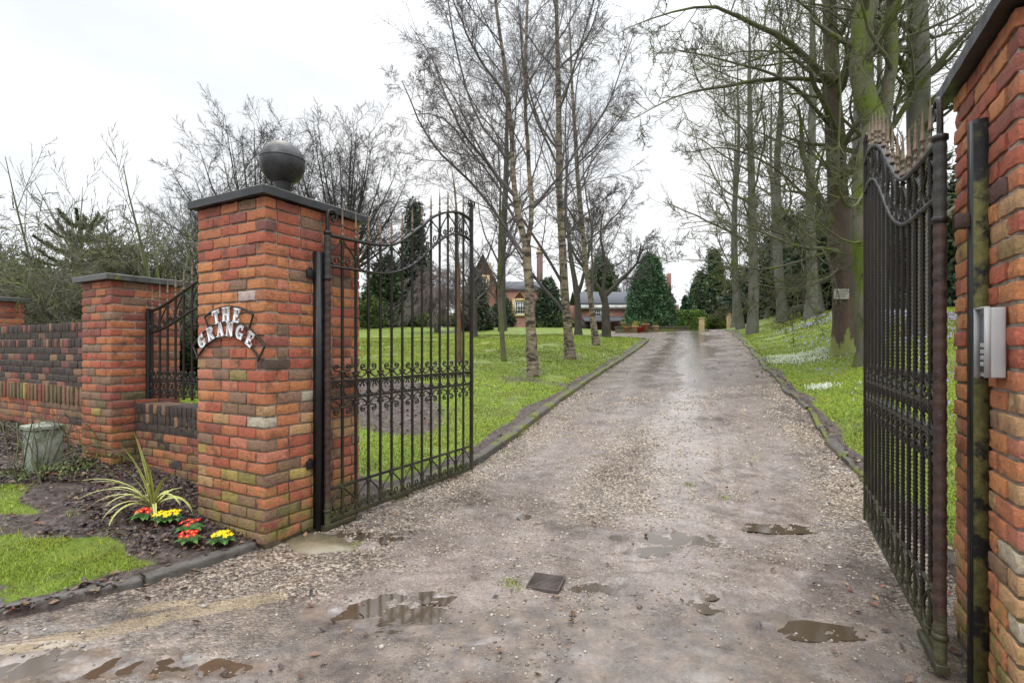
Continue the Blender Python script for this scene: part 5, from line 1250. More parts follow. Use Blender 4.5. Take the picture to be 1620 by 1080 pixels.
explicit('sycamore_tree', 1460, 12.5, [[(1465, 600), (1460, 400), (1453, 200), (1452, 60), (1452, -150)]], [[.30, .27, .25, .23, .14]],
         [[(1456, 130), (1500, 100, -.4), (1540, 60, -.8), (1600, 55, -1)], [(1452, 40), (1480, 60), (1540, 20), (1580, -20)]], [[.05, .04, .02, .008]] * 2, [dict(SYC[0], k=12), *SYC[1:]], 13, ('bark_grey', 'twig_mossy'), 'grey upright trunk behind the right gate hinge, right of the mossy fork')
# avenue prototypes
def proto(name, h, r0, seed, levels, lean=.0, tn=14):
    rr_ = np.random.RandomState(seed + 77); z = np.linspace(0, h, 7); off = np.cumsum(rr_.randn(7, 2) * .03 * h / 7 * 1.2, axis=0); off[0] = 0
    T = [[np.array([off[i, 0] + lean * z[i], off[i, 1], z[i] - (.15 if i == 0 else 0)]) for i in range(7)]]
    return tree_meshes(name, T, [list(r0 * np.array([1, .86, .75, .6, .45, .25, .06]))], None, None, levels, seed, tn=tn)
AV = [dict(k=15, t0=.26, t1=.98, ang=50, lr=.42, rr_=.34, n=9, up=.05, wob=.15, sides=5),
      dict(k=8, t0=.15, t1=1, ang=44, lr=.44, rr_=.5, n=6, up=.10, wob=.13, minr=.010, sides=3, shorten=.4),
      dict(k=7, t0=.15, t1=1, ang=44, lr=.46, rr_=.55, n=4, up=.10, wob=.16, minr=.0078)]
avm = [proto('avenue', 17, .27, s_, AV) for s_ in (21, 22, 23)]
avm.append(proto('avenue_high', 18, .25, 24, [dict(AV[0], k=11, t0=.42, ang=42, up=.10), dict(AV[1], k=8), dict(AV[2], k=7)]))
AVL = [(1190, 26, 0, 1.0, 0, 'mossy avenue tree standing nearest the right driveway edge'), (1240, 27.5, 1, 1.05, 40, 'thick avenue tree just left of the dark animal sculpture'),
       (1284, 25, 2, 1.05, 80, 'pale grey trunk right of the dark animal sculpture, left of its twin'), (1296, 26.5, 3, 1.0, 120, 'pale grey trunk right of its twin, behind the sign tree'),
       (1172, 31, 3, .95, 160, 'slim avenue trunk, second along the driveway edge'), (1163, 36, 2, .9, 200, 'slim avenue trunk, third along the driveway edge'), (1352, 18.5, 3, 1.05, 240, 'mid grey trunk behind the sign tree and the gate top'),
       (1215, 38, 3, 1., 320, 'bare tree further back between two avenue trunks'),
       (1400, 24, 3, 1., 55, 'bare tree whose trunk shows through the right gate bars')]
protoT = None
for i, (px, Y, k_, s_, rz_, lb) in enumerate(AVL):
    x = (px - 810) / F * Y
    put_tree('avenue_tree', avm[k_], ('bark_grey', 'twig_green' if i % 2 else 'twig_mossy'), (x, Y, tz(x, Y)), lb, group='bare trees right of the drive', rz=R(rz_), s=s_)
# big beeches to the left, behind
BE = [dict(k=30, t0=.18, t1=.98, ang=52, lr=.46, rr_=.36, n=8, up=.12, wob=.09, sides=4, shorten=.75),
      dict(k=11, t0=.12, t1=1, ang=40, lr=.42, rr_=.5, n=6, up=.03, wob=.12, minr=.016),
      dict(k=9, t0=.1, t1=1, ang=40, lr=.45, rr_=.55, n=4, up=-.02, wob=.15, minr=.010),
      dict(k=3, t0=.1, t1=1, ang=38, lr=.55, rr_=.6, n=3, up=-.03, wob=.15, minr=.008)]
def dome_tree(name, h, r0, seed, nst, levels):
    r2 = np.random.RandomState(seed); T = [[np.array([0, 0, -.2]), np.array([.1, 0, h * .18]), np.array([0, .1, h * .34])]]; rad = [[r0 * 1.15, r0 * .9, r0 * .8]]
    for i in range(nst):
        a = i * 2.4 + r2.rand() * .6; sp = h * (.04 + .42 * ((i + .5) / nst) ** .8); zt = h * (1 - .50 * ((i + .5) / nst) ** 1.7) * (.95 + .08 * r2.rand()); z0 = h * (.20 + .13 * r2.rand())
        T.append([np.array([0, 0, z0]), np.array([math.cos(a) * sp * .40, math.sin(a) * sp * .40, z0 + (zt - z0) * .35]), np.array([math.cos(a) * sp * .78, math.sin(a) * sp * .78, z0 + (zt - z0) * .70]), np.array([math.cos(a) * sp, math.sin(a) * sp, zt])])
        rad.append([r0 * .34, r0 * .24, r0 * .13, r0 * .03])
    return tree_meshes(name, T, rad, None, None, levels, seed, tn=12, tk=8)
bem = dome_tree('beech', 20.5, .44, 31, 26, [dict(k=12, t0=.15, t1=1, ang=44, lr=.36, rr_=.42, n=7, up=.06, wob=.10, sides=4, shorten=.5, minr=.024),
      dict(k=9, t0=.12, t1=1, ang=40, lr=.5, rr_=.5, n=5, up=.02, wob=.13, minr=.017), dict(k=8, t0=.1, t1=1, ang=40, lr=.5, rr_=.55, n=4, up=0, wob=.15, minr=.0115)])
for px, Y, s_, rz_, lb in ((545, 43, .84, 0, 'tall broad bare tree directly behind the stone ball, right one'), (410, 42, .84, 130, 'tall broad bare tree above the lettered pillar, left of its twin'), (325, 50, .66, 250, 'smaller broad bare tree at the left of the two big ones')):
    x = (px - 810) / F * Y; put_tree('beech_tree', bem, ('bark_dark', 'twig_dark'), (x, Y, tz(x, Y)), lb, group='broad bare trees far behind the left pillar', rz=R(rz_), s=s_)
# saplings behind the boundary wall
SP = [dict(k=6, t0=.2, t1=.95, ang=28, lr=.46, rr_=.5, n=7, up=.22, wob=.05, sides=4),
      dict(k=6, t0=.2, t1=1, ang=34, lr=.40, rr_=.5, n=5, up=.16, wob=.07, minr=.006),
      dict(k=3, t0=.2, t1=1, ang=38, lr=.40, rr_=.6, n=4, up=.1, wob=.09, minr=.0048)]
def multi(name, h, r0, nst, seed, levels, spread=.28):
    rr_ = np.random.RandomState(seed); T = []; rad = []
    for i in range(nst):
        a = rr_.rand() * 6.28; sp = spread * (.3 + rr_.rand()) * h; hh = h * (.7 + .35 * rr_.rand()); n = 5
        T.append([np.array([math.cos(a) * (.1 + sp * (k_ / (n - 1)) ** 1.2) if k_ else math.cos(a) * .06, math.sin(a) * (.1 + sp * (k_ / (n - 1)) ** 1.2) if k_ else math.sin(a) * .06, hh * k_ / (n - 1) - (.1 if k_ == 0 else 0)]) for k_ in range(n)])
        rad.append(list(r0 * (.7 + .5 * rr_.rand()) * np.array([1, .8, .55, .35, .12])))
    return tree_meshes(name, T, rad, None, None, levels, seed, tn=10, tk=7, grow_base=True)
spm = [multi('sapling', 5.2, .055, 5, 41, SP), multi('sapling', 5.0, .05, 4, 42, SP), multi('sapling', 5.2, .06, 3, 43, SP, .18)]
for px, Y, k_, s_, rz_, lb in ((95, 10.5, 0, .92, 0, 'multi stemmed bare sapling, the tallest one above the long wall'), (215, 10.4, 1, .86, 70, 'bare sapling with upright shoots right above the shorter pillar'), (275, 9.6, 2, .84, 140, 'bare sapling closest to the lettered pillar, with one thick stem'),
                           (20, 10.5, 1, .72, 200, 'bare sapling at the left picture edge'), (165, 12, 2, .82, 260, 'bare sapling behind, between the two tallest ones'), (-40, 12, 0, .75, 300, 'bare sapling leaning in from beyond the left edge')):
    x = (px - 810) / F * Y; put_tree('sapling', spm[k_], ('bark_mossy', 'twig_green'), (x, Y, tz(x, Y)), lb, group='bare saplings behind the long wall', rz=R(rz_), s=s_)
# twiggy drooping shrubs behind the wall and weeping purple shrub on the lawn
DR = [dict(k=9, t0=.25, t1=1, ang=50, lr=.6, rr_=.5, n=7, up=-.10, wob=.09, sides=3, minr=.006), dict(k=9, t0=.1, t1=1, ang=40, lr=.5, rr_=.5, n=5, up=-.16, wob=.12, minr=.007), dict(k=6, t0=.1, t1=1, ang=40, lr=.5, rr_=.5, n=4, up=-.15, wob=.12, minr=.006)]
drm = multi('twiggy_shrub', 2.7, .045, 8, 45, DR, .5)
for px, Y, s_, rz_, lb in ((70, 9.6, 1.1, 0, 'tangled grey bare shrub over the long wall, left part'), (160, 9.2, 1.15, 100, 'tangled grey bare shrub over the long wall, nearest the shorter pillar'), (10, 11.5, 1.3, 200, 'tangled grey bare shrub at the left edge above the wall'), (240, 11.5, 1.2, 300, 'tangled grey bare shrub between the two brick pillars')):
    x = (px - 810) / F * Y; put_tree('bare_shrub', drm, ('bark_mossy', 'twig_green'), (x, Y, tz(x, Y)), lb, cat='shrub', group='tangled bare shrubs over the wall', rz=R(rz_), s=s_)
WP = [dict(k=14, t0=.35, t1=1, ang=55, lr=.7, rr_=.5, n=9, up=-.34, wob=.07, sides=3, minr=.012), dict(k=10, t0=.1, t1=1, ang=32, lr=.5, rr_=.5, n=6, up=-.34, wob=.1, minr=.010), dict(k=7, t0=.1, t1=1, ang=32, lr=.5, rr_=.5, n=4, up=-.3, wob=.1, minr=.009)]
wpm = multi('weeping_shrub', 4.3, .08, 9, 47, WP, .30)
x = (690 - 810) / F * 34; put_tree('weeping_tree', wpm, ('bark_grey', 'twig_purple'), (x, 34, tz(x, 34)), 'dome shaped weeping purplish bare tree behind the left gate bars', s=1.0)
# background bare trees
bgm = dome_tree('wood_tree', 15, .26, 51, 11, [dict(AV[0], k=12, ang=42, lr=.34, minr=.03), dict(AV[1], k=8, minr=.024), dict(AV[2], k=7, minr=.019)])
BGL = [(600, 58, 'left of the dark conifer'), (640, 64, 'behind the dark conifer'), (985, 60, 'behind the spreading tree'), (960, 80, 'far beyond the garage roof'), (1210, 46, 'deep in the wood, left of the sculpture'),
       (1300, 44, 'deep in the wood, behind the paired trunks'), (1110, 72, 'beyond the buff gate posts')]
for i, (px, Y, w_) in enumerate(BGL):
    x = (px - 810) / F * Y; s_ = .50 + .25 * ((i * 37) % 10) / 10 + (.1 if px > 1150 else 0)
    put_tree('wood_tree', bgm, ('bark_grey', 'twig_grey'), (x, Y, tz(x, Y)), 'distant bare tree ' + w_, group='distant bare trees', rz=i * 1.3, s=s_)

# evergreens ------------------------------------------------------
def leafcloud(rs, fn, nclump, nleaf, csize, lsize, cols, vert=0.):
    """fn(rs,n) -> clump centres; returns arrays of small leaf faces"""
    C_ = fn(rs, nclump); cc = np.array(cols)[rs.choice(len(cols), nclump)] * (.6 + .8 * rs.rand(nclump, 1))
    P = np.repeat(C_, nleaf, 0) + rs.randn(nclump * nleaf, 3) * csize; m = len(P)
    u = rs.randn(m, 3); u[:, 2] = u[:, 2] * (1 - vert) + vert * 1.2 * np.sign(rs.randn(m)); u /= np.linalg.norm(u, axis=1, keepdims=True); v = rs.randn(m, 3); v -= (v * u).sum(1, keepdims=True) * u; v /= np.linalg.norm(v, axis=1, keepdims=True)
    s = (lsize * (.6 + .8 * rs.rand(m)))[:, None]
    V = np.stack([P - u * s, P - v * s * .45, P + u * s, P + v * s * .45], 1).reshape(-1, 3)
    Q = np.arange(m * 4).reshape(-1, 4); col = np.repeat(np.repeat(cc, nleaf, 0) * (.75 + .5 * rs.rand(m, 1)), 4, 0)
    return V, Q, col
def cone_fn(h, r, p=.9, z0=.15, core=.35):
    def f(rs, n):
        z = rs.rand(n) ** 1.3; a = rs.rand(n) * 6.28; rad = r * (1 - z) ** p * (core + (1 - core) * rs.rand(n) ** .4) * (1 + .12 * np.sin(a * 5 + z * 9) + .08 * np.sin(a * 11 + z * 23))
        rad = np.where(z < .12, rad * (.75 + z * 2), rad)
        return np.c_[rad * np.cos(a), rad * np.sin(a), z0 + z * h]
    return f
def blob_fn(rx, ry, rz_, cz, lumps=7, seed=0):
    r2 = np.random.RandomState(seed); Lc = np.c_[r2.randn(lumps) * rx * .45, r2.randn(lumps) * ry * .45, cz + r2.randn(lumps) * rz_ * .35]; Lr = .45 + .35 * r2.rand(lumps)
    def f(rs, n):
        k_ = rs.choice(lumps, n); d = rs.randn(n, 3); d /= np.linalg.norm(d, axis=1, keepdims=True); rad = (.55 + .45 * rs.rand(n) ** .4) * Lr[k_]
        P = Lc[k_] + d * rad[:, None] * np.array([rx, ry, rz_]); P[:, 2] = np.maximum(P[:, 2], .05); return P
    return f
def evergreen(name, px, Y, fn, nc, nl, cs, ls, cols, label, seed, trunk=None, cat='tree', vert=0., group=None, x=None, me=None, rz=0., s=1.):
    x = (px - 810) / F * Y if x is None else x
    o = empty(name, (x, Y, tz(x, Y) - .05), rz, label=label, cat=cat, group=group); o.scale = (s, s, s)
    if me is None:
        V, Q, col = leafcloud(np.random.RandomState(seed), fn, nc, nl, cs, ls, cols, vert); me = npmesh('foliage', V, Q, col=col, smooth_=False)
    link('crown', me, 'leaf', o)
    if trunk:
        b = MB(); b.tube([(0, 0, -.1), (.02, 0, trunk[0] * .5), (0, .02, trunk[0])], [trunk[1], trunk[1] * .7, trunk[1] * .2], 8); b.build('trunk', 'bark_grey', o, smooth_=True)
    return o, me
DG = [(.035, .065, .028), (.05, .09, .035), (.065, .11, .04), (.08, .13, .05)]
DK = [(.03, .05, .03), (.045, .072, .04), (.06, .09, .05)]
evergreen('round_conifer', 1028, 38.5, cone_fn(5.7, 1.95, .55, .1), 2200, 34, .15, .075, [(.035, .08, .035), (.05, .11, .045), (.07, .14, .055)], 'wide cone shaped dark green conifer in front of the house', 61, (4, .2), vert=.4)
evergreen('dark_conifer', 656, 52, cone_fn(12.2, 2.3, .9, .2), 700, 20, .34, .20, DK, 'narrow dark conifer rising behind the left gate spikes', 62, (9, .25))
evergreen('dark_conifer', 612, 50, cone_fn(6.5, 2.9, .7, .1), 900, 22, .28, .20, DG, 'wide dark conifer right of the lettered pillar', 63, (4, .2))
evergreen('dark_conifer', 868, 40, cone_fn(3.6, 1.2, .5, .1), 600, 22, .16, .13, DK, 'dark conifer at the right corner of the brick house', 64, (4, .15))
evergreen('dark_conifer', 752, 36, cone_fn(4.0, 1.2, .6, .1), 500, 22, .14, .12, DK, 'dark yew at the left corner of the brick house', 65, (3, .15))
evergreen('dark_conifer', 952, 56, cone_fn(8.2, 2.6, .6, .1), 900, 22, .25, .2, DG, 'mid green conifer behind the garage wing roof', 68, (5, .2))
_, cm = evergreen('cypress', 1098, 52, cone_fn(5.0, .85, .6, .1), 500, 24, .12, .12, [(.022, .06, .022), (.032, .085, .03)], 'tall slim cypress behind the clipped hedge, the pointed one', 66, vert=.6, group='slim cypresses behind the hedge')
for px, Y, s_, lb in ((1084, 53, .8, 'slim cypress behind the clipped hedge, leftmost and shorter'), (1110, 54, .95, 'slim cypress behind the clipped hedge, right of the pointed one')):
    evergreen('cypress', px, Y, None, 0, 0, 0, 0, None, lb, 0, group='slim cypresses behind the hedge', me=cm, rz=px, s=s_)
evergreen('evergreen_tree', 1132, 46, blob_fn(1.15, 1.2, 4.0, 3.4, 10, 3), 1500, 20, .18, .12, DG, 'tall ivy covered evergreen mass right of the cypresses', 67, (5, .3))
WD = [(.03, .042, .018), (.04, .058, .022), (.022, .032, .016), (.055, .07, .035)]
for i, (px, Y, rx, rz_, cz, lb) in enumerate(((1215, 48, 3.2, 2.8, 2.4, 'dark evergreen thicket between the avenue trunks'), (1262, 42, 3.4, 3.2, 3.0, 'dark evergreen thicket behind the animal sculpture'), (1318, 34, 3.2, 3.4, 3.0, 'dark evergreen thicket left of the sign tree'), (1385, 30, 3.2, 3.4, 2.8, 'dark evergreen thicket seen through the right gate'), (1460, 26, 2.8, 2.8, 2.2, 'dark evergreen thicket behind the gate hinge'), (1520, 24, 2.6, 2.8, 2.2, 'dark evergreen thicket by the right pillar'), (1180, 60, 3.2, 2.6, 2.2, 'dark evergreen thicket at the far end of the avenue'))):
    evergreen('thicket', px, Y, blob_fn(rx, rx * .6, rz_, cz, 9, i + 5), 900, 20, .30, .17, DK if i % 2 else WD, lb, 70 + i, cat='shrub', group='evergreen thickets in the wood')
# shrubs at the back of the left lawn
SH = [(.05, .085, .02), (.08, .12, .025), (.035, .06, .018), (.12, .16, .03)]
for i, (px, Y, rx, rz_, cz, cl2, lb) in enumerate(((585, 44, 1.4, 1.2, 1.2, SH, 'yellow green laurel right beside the lettered pillar'), (618, 50, 1.8, .7, .6, SH, 'low bush along the back of the lawn, second bush from the pillar'), (705, 46, 1.9, .55, .5, SH, 'low bright bush under the weeping tree'), (740, 50, 1.5, .7, .6, SH, 'low bush by the left end of the house'),
                                              (770, 42, .8, .8, .7, DK, 'dark rounded bush at the foot of the house wall'), (798, 41, .7, 1.0, .9, DK, 'dark bush just left of the stone framed window'), (872, 40, 1.2, .45, .4, SH, 'low light green bush in front of the garage wing'), (885, 41, .9, .4, .35, SH, 'small light bush beside the garage wall'), (660, 60, 4.0, 1.6, 1.4, DG, 'long dark shrub belt behind the lawn'), (560, 56, 3.0, 2.2, 1.8, DG, 'dark shrub mostly hidden behind the lettered pillar'))):
    evergreen('garden_bush', px, Y, blob_fn(rx, rx * .7, rz_, cz, 6, i + 20), 420, 18, .16, .10, cl2, lb, 90 + i, cat='bush', group='bushes at the back of the lawn')
# evergreen shrubs behind the long wall
for i, (px, Y, rx, rz_, cz, lb) in enumerate(((-10, 14, 1.9, 1.7, 1.5, 'bright evergreen shrub at the left edge above the wall'), (70, 15, 2.1, 1.5, 1.4, 'evergreen shrub above the long wall, left of the monkey puzzle'), (190, 16, 2.4, 1.7, 1.7, 'dark rounded evergreen above the shorter pillar'), (255, 15, 1.6, 1.2, 1.2, 'evergreen shrub between the shorter pillar and the big pillar'), (300, 12, 1.2, .8, .8, 'low evergreen shrub seen through the side railing'))):
    evergreen('evergreen_shrub', px, Y, blob_fn(rx, rx * .7, rz_, cz, 8, i + 40), 900, 18, .15, .075, [(.05, .085, .022), (.075, .12, .03), (.035, .05, .03)] if i < 2 else [(.035, .045, .03), (.05, .065, .035), (.03, .04, .02)], lb, 110 + i, cat='shrub', group='evergreen shrubs behind the long wall')
# monkey puzzle
def monkey_puzzle():
    Y = 12.5; x = (128 - 810) / F * Y; z0 = tz(x, Y); o = empty('monkey_puzzle', (x, Y, z0), 0, label='small spiky monkey puzzle tree rising above the long wall', cat='tree')
    top = at(128, 348, Y)[2] - z0
    b = MB(); b.tube([(0, 0, -.1), (0, 0, top * .5), (0, 0, top)], [.07, .06, .035], 8); b.build('trunk', 'bark_mossy', o, smooth_=True)
    rs = np.random.RandomState(4); Ps = []; Vs = []; Ts = []; n = 0
    for lv in range(7):
        z = top - .12 - lv * .33; ln = .45 + .22 * lv
        for k_ in range(6):
            a = k_ * 1.047 + lv * .5; d = np.array([math.cos(a), math.sin(a), 0]); pts = [np.array([0, 0, z]) + d * ln * u + np.array([0, 0, .02 - .10 * math.sin(u * 3.1) + .28 * u * u * (1 - lv * .1)]) for u in np.linspace(0, 1, 10)]
            Ps.append(pts)
    P = np.array(Ps); V, Q = tubes(P, np.tile(np.linspace(.035, .028, 10), (len(P), 1)), 6)
    # scale leaves
    m = 9000; pi_ = rs.choice(len(P), m); u = rs.rand(m) * 8.99; i = u.astype(int); f = (u - i)[:, None]; c = P[pi_, i] * (1 - f) + P[pi_, i + 1] * f; ax = P[pi_, i + 1] - P[pi_, i]; ax /= np.linalg.norm(ax, axis=1, keepdims=True)
    q = rs.randn(m, 3); q -= (q * ax).sum(1, keepdims=True) * ax; q /= np.linalg.norm(q, axis=1, keepdims=True); s = np.cross(ax, q)
    V2 = np.stack([c + q * .02 + s * .018, c + q * .02 - s * .018, c + q * .085 + ax * .05], 1).reshape(-1, 3)
    col = np.vstack([np.tile((.03, .05, .02), (len(V), 1)), np.repeat(np.array([(.07, .11, .035), (.11, .15, .05)])[rs.choice(2, m)], 3, 0)])
    link('branches', npmesh('branches', np.vstack([V, V2]), Q, np.arange(m * 3).reshape(-1, 3) + len(V), col=col), 'leaf', o)
monkey_puzzle()
# clipped hedge
def hedge(px0, px1, Y, h, dpt, label):
    x0, x1 = (px0 - 810) / F * Y, (px1 - 810) / F * Y; xm = (x0 + x1) / 2; w = (x1 - x0) / 2
    def f(rs, n):
        P = np.c_[rs.uniform(-w, w, n), rs.uniform(-dpt / 2, dpt / 2, n), rs.uniform(0.05, h, n)]
        k_ = rs.choice(3, n, p=[.2, .5, .3]); P[:, 0] = np.where(k_ == 0, np.sign(P[:, 0]) * w, P[:, 0]); P[:, 1] = np.where(k_ == 1, -dpt / 2, P[:, 1]); P[:, 2] = np.where(k_ == 2, h - .1 * (np.abs(P[:, 0]) / w) ** 4, P[:, 2]); return P
    evergreen('clipped_hedge', 0, Y, f, 900, 18, .07, .06, [(.11, .21, .035), (.14, .26, .045), (.08, .15, .03)], label, 131, cat='hedge', x=xm)
hedge(1064, 1111, 42, 1.75, 1.2, 'clipped green hedge with rounded top left of the buff gate post')
evergreen('garden_bush', 1138, 43, blob_fn(.9, .8, .9, .8, 6, 77), 400, 18, .1, .08, [(.10, .14, .02), (.07, .10, .02)], 'yellow green bush between the two buff gate posts', 132, cat='bush')
for px, lb in ((1110, 'short buff stone gate post at the end of the clipped hedge'), (1154, 'short buff stone gate post at the far right of the drive')):
    Y = 40.; x = (px - 810) / F * Y; o = empty('far_gate_post', (x, Y, tz(x, Y)), 0, label=lb, cat='gate post', group='buff gate posts at the end of the drive')
    b = MB(); b.box(-.17, .17, -.17, .17, -.6, 1.05, .02); b.build('shaft', 'buff', o); b = MB(); b.box(-.21, .21, -.21, .21, 1.052, 1.13, .02); b.build('cap', 'buff', o)

# ------------------------------------------------------------------ house
HY = 46.; hx = lambda px, Y=HY: (px - 810) / F * Y; hz = lambda py, Y=HY: CH - (py - 553) / F * Y
hs = empty('brick_house', (hx(812), HY, hz(518)), 0, label='red brick house with gable, stone framed white window and tall chimneys behind the birches', cat='house')
ox, oz = hx(812), hz(518)
def hb(mb, px0, px1, py0, py1, ya, yb, Y=None):   # box given by photo extents on the plane Y=ya
    Yp_ = Y or (HY + ya); mb.box((px0 - 810) / F * Yp_ - ox, (px1 - 810) / F * Yp_ - ox, ya, yb, CH - (py1 - 553) / F * Yp_ - oz, CH - (py0 - 553) / F * Yp_ - oz); return mb
def gable(mb, px0, px1, pye, pya, pyb, ya, yb):
    Yp_ = HY + ya; X0, X1 = (px0 - 810) / F * Yp_ - ox, (px1 - 810) / F * Yp_ - ox; ze, za, zb = [CH - (p - 553) / F * Yp_ - oz for p in (pye, pya, pyb)]
    mb.prism([(X0, zb), (X1, zb), (X1, ze), ((X0 + X1) / 2, za), (X0, ze)], ya, yb); return mb
def roof(mb, px0, px1, pye, pya, ya, yb, ov=.25, th=.12):
    Yp_ = HY + ya; X0, X1 = (px0 - 810) / F * Yp_ - ox, (px1 - 810) / F * Yp_ - ox; ze, za = [CH - (p - 553) / F * Yp_ - oz for p in (pye, pya)]; xm = (X0 + X1) / 2; sl_ = (za - ze) / (xm - X0)
    for s_, xe in ((-1, X0 - ov), (1, X1 + ov)):
        zz = ze - ov * sl_; q = [(xe, zz), (xm, za), (xm, za + th), (xe, zz + th)]
        mb.prism(q if s_ < 0 else q[::-1], ya - ov, yb + ov)
    return mb
b = MB(); gable(b, 744, 784, 445, 404, 525, 0, 8); hb(b, 784.2, 868, 455, 525, .6, 7.5); b.build('wall', 'brick_far', hs)
b = MB(); gable(b, 806, 838, 482, 462, 525, -1.2, .58); b.build('bay', 'brick_far', hs)
b = MB(); roof(b, 744, 784, 444, 403, 0, 8); b.build('gable_roof', 'slate', hs)
b = MB(); Xa, Xb = hx(784) - ox, hx(871) - ox; za, zb_ = hz(455) - oz, hz(436) - oz
b.add([(Xa, .4, za), (Xb, .4, za), (Xb, 4, zb_), (Xa, 4, zb_), (Xa, 7.8, za), (Xb, 7.8, za), (Xa, .4, za - .15), (Xb, .4, za - .15)], [(0, 1, 2, 3), (3, 2, 5, 4), (6, 7, 1, 0)]); b.build('main_roof', 'slate', hs)
b = MB(); roof(b, 806, 838, 481, 461, -1.2, .5, .1, .08); b.build('bay_roof', 'buff', hs)
for px, w_, top, cy in ((859, 5, 378, 5), (768, 4, 404, 6)):
    b = MB(); hb(b, px - w_, px + w_, top + 6, 470, cy, cy + .8, HY); ch_ = b.build('chimney', 'bark_brick', hs)
    b = MB(); hb(b, px - w_ - 1, px + w_ + 1, top + 2, top + 5.8, cy - .06, cy + .86, HY)
    for q in (-2.6, 2.6): b.lathe([(.14, 0), (.11, .5), (.13, .55), (.0, .55)], (hx(px + q) - ox, cy + .4, hz(top + 2) - oz), 8)
    b.build('pots', 'buff', ch_)
def window(px0, px1, py0, py1, yy, parent, nx=3, nz_=3, surround=True):
    Yp_ = HY + yy; X0, X1 = (px0 - 810) / F * Yp_ - ox, (px1 - 810) / F * Yp_ - ox; z1, z0 = [CH - (p - 553) / F * Yp_ - oz for p in (py0, py1)]
    wf = MB(); t_ = .06
    wf.box(X0, X0 + t_, yy - .05, yy, z0, z1); wf.box(X1 - t_, X1, yy - .05, yy, z0, z1); wf.box(X0 + t_, X1 - t_, yy - .05, yy, z0, z0 + t_); wf.box(X0 + t_, X1 - t_, yy - .05, yy, z1 - t_, z1)
    for i in range(1, nx): xx = X0 + (X1 - X0) * i / nx; wf.box(xx - .02, xx + .02, yy - .045, yy - .001, z0 + t_, z1 - t_)
    for i in range(1, nz_): zz = z0 + (z1 - z0) * i / nz_; wf.box(X0 + t_, X1 - t_, yy - .043, yy - .002, zz - .015, zz + .015)
    f_ = MB(); f_.box(X0 + .01, X1 - .01, yy - .03, yy - .002, z0 + .01, z1 - .01); g_ = wf.build('window', 'whitepaint', parent); f_.build('pane', 'glass', g_)
    if surround:
        s_ = MB(); s_.box(X0 - .28, X0 - .003, yy - .07, yy + .002, z0 - .2, z1 + .28); s_.box(X1 + .003, X1 + .28, yy - .07, yy + .002, z0 - .2, z1 + .28); s_.box(X0 - .003, X1 + .003, yy - .07, yy + .002, z1 + .003, z1 + .28); s_.box(X0 - .003, X1 + .003, yy - .1, yy + .002, z0 - .2, z0 - .003); s_.build('surround', 'buff', g_)
window(815, 831, 477, 497, -1.202, hs, 4, 3)
window(758, 770, 440, 458, -.002, hs, 2, 3)
# garage wing
gx0 = 918; gw = empty('garage_wing', (hx(960, 42), 42, hz(520, 42)), 0, label='lower brick garage wing with slate roof and white fascia behind the leaning birch', cat='building')
ox, oz = hx(960, 42), hz(520, 42); HY = 42.
b = MB(); hb(b, 918, 1012, 487, 527, 0, 6); b.build('wall', 'brick_far', gw)
b = MB(); Xa, Xb = (912 - 810) / F * 42 - ox, (1016 - 810) / F * 42 - ox; za, zb_ = CH - (479.5 - 553) / F * 42 - oz, CH - (455 - 553) / F * 42 - oz
b.add([(Xa, -.3, za), (Xb, -.3, za), (Xb, 3, zb_), (Xa, 3, zb_), (Xa, 6.3, za), (Xb, 6.3, za), (Xa, -.3, za - .1), (Xb, -.3, za - .1)], [(0, 1, 2, 3), (3, 2, 5, 4), (6, 7, 1, 0)]); b.build('roof', 'slate', gw)
b = MB(); hb(b, 913, 1015, 482, 488, -.25, -.01); b.build('fascia', 'whitepaint', gw)
window(940, 951, 489, 501, -.002, gw, 3, 2, False)
b = MB(); Xa, Xb = (920 - 810) / F * 42 - ox, (985 - 810) / F * 42 - ox; z_ = CH - (503 - 553) / F * 42 - oz
b.add([(Xa, -1.5, z_ - .25), (Xb, -1.5, z_ - .25), (Xb, -.02, z_ + .12), (Xa, -.02, z_ + .12), (Xa, -1.5, z_ - .38), (Xb, -1.5, z_ - .38)], [(0, 1, 2, 3), (4, 5, 1, 0)]); b.build('porch_roof', 'slate', gw)
b = MB(); hb(b, 921, 937, 508, 526, -.9, -.02); b.build('garage_door', 'darkwood', gw)
b = MB(); hb(b, 885, 917, 483, 524, .5, 1.0); b.build('side_wall', 'brick_far', gw)
# brick fragment right of the conifer
fw = empty('brick_annexe', (hx(1062, 44), 44, hz(518, 44)), 0, label='narrow brick annexe with chimney between the round conifer and the hedge', cat='building')
ox, oz = hx(1062, 44), hz(518, 44); HY = 44.
b = MB(); hb(b, 1055, 1066, 470, 527, 0, 3); b.build('wall', 'brick_far', fw)
b = MB(); hb(b, 1058, 1062, 432, 470, .5, 1.2); b.build('chimney', 'brick_far', fw)
b = MB(); hb(b, 1066.2, 1074, 482, 527, .8, 3); b.build('side_wall', 'brick_far', fw)
b = MB(); X0 = (1053 - 810) / F * 44 - ox; X1 = (1069 - 810) / F * 44 - ox; zt = CH - (469.8 - 553) / F * 44 - oz
b.prism([(X0, zt - .2), (X1, zt - .5), (X1, zt - .35), (X0 + .4, zt + .4)], -.2, 3.2); b.build('roof', 'slate', fw)

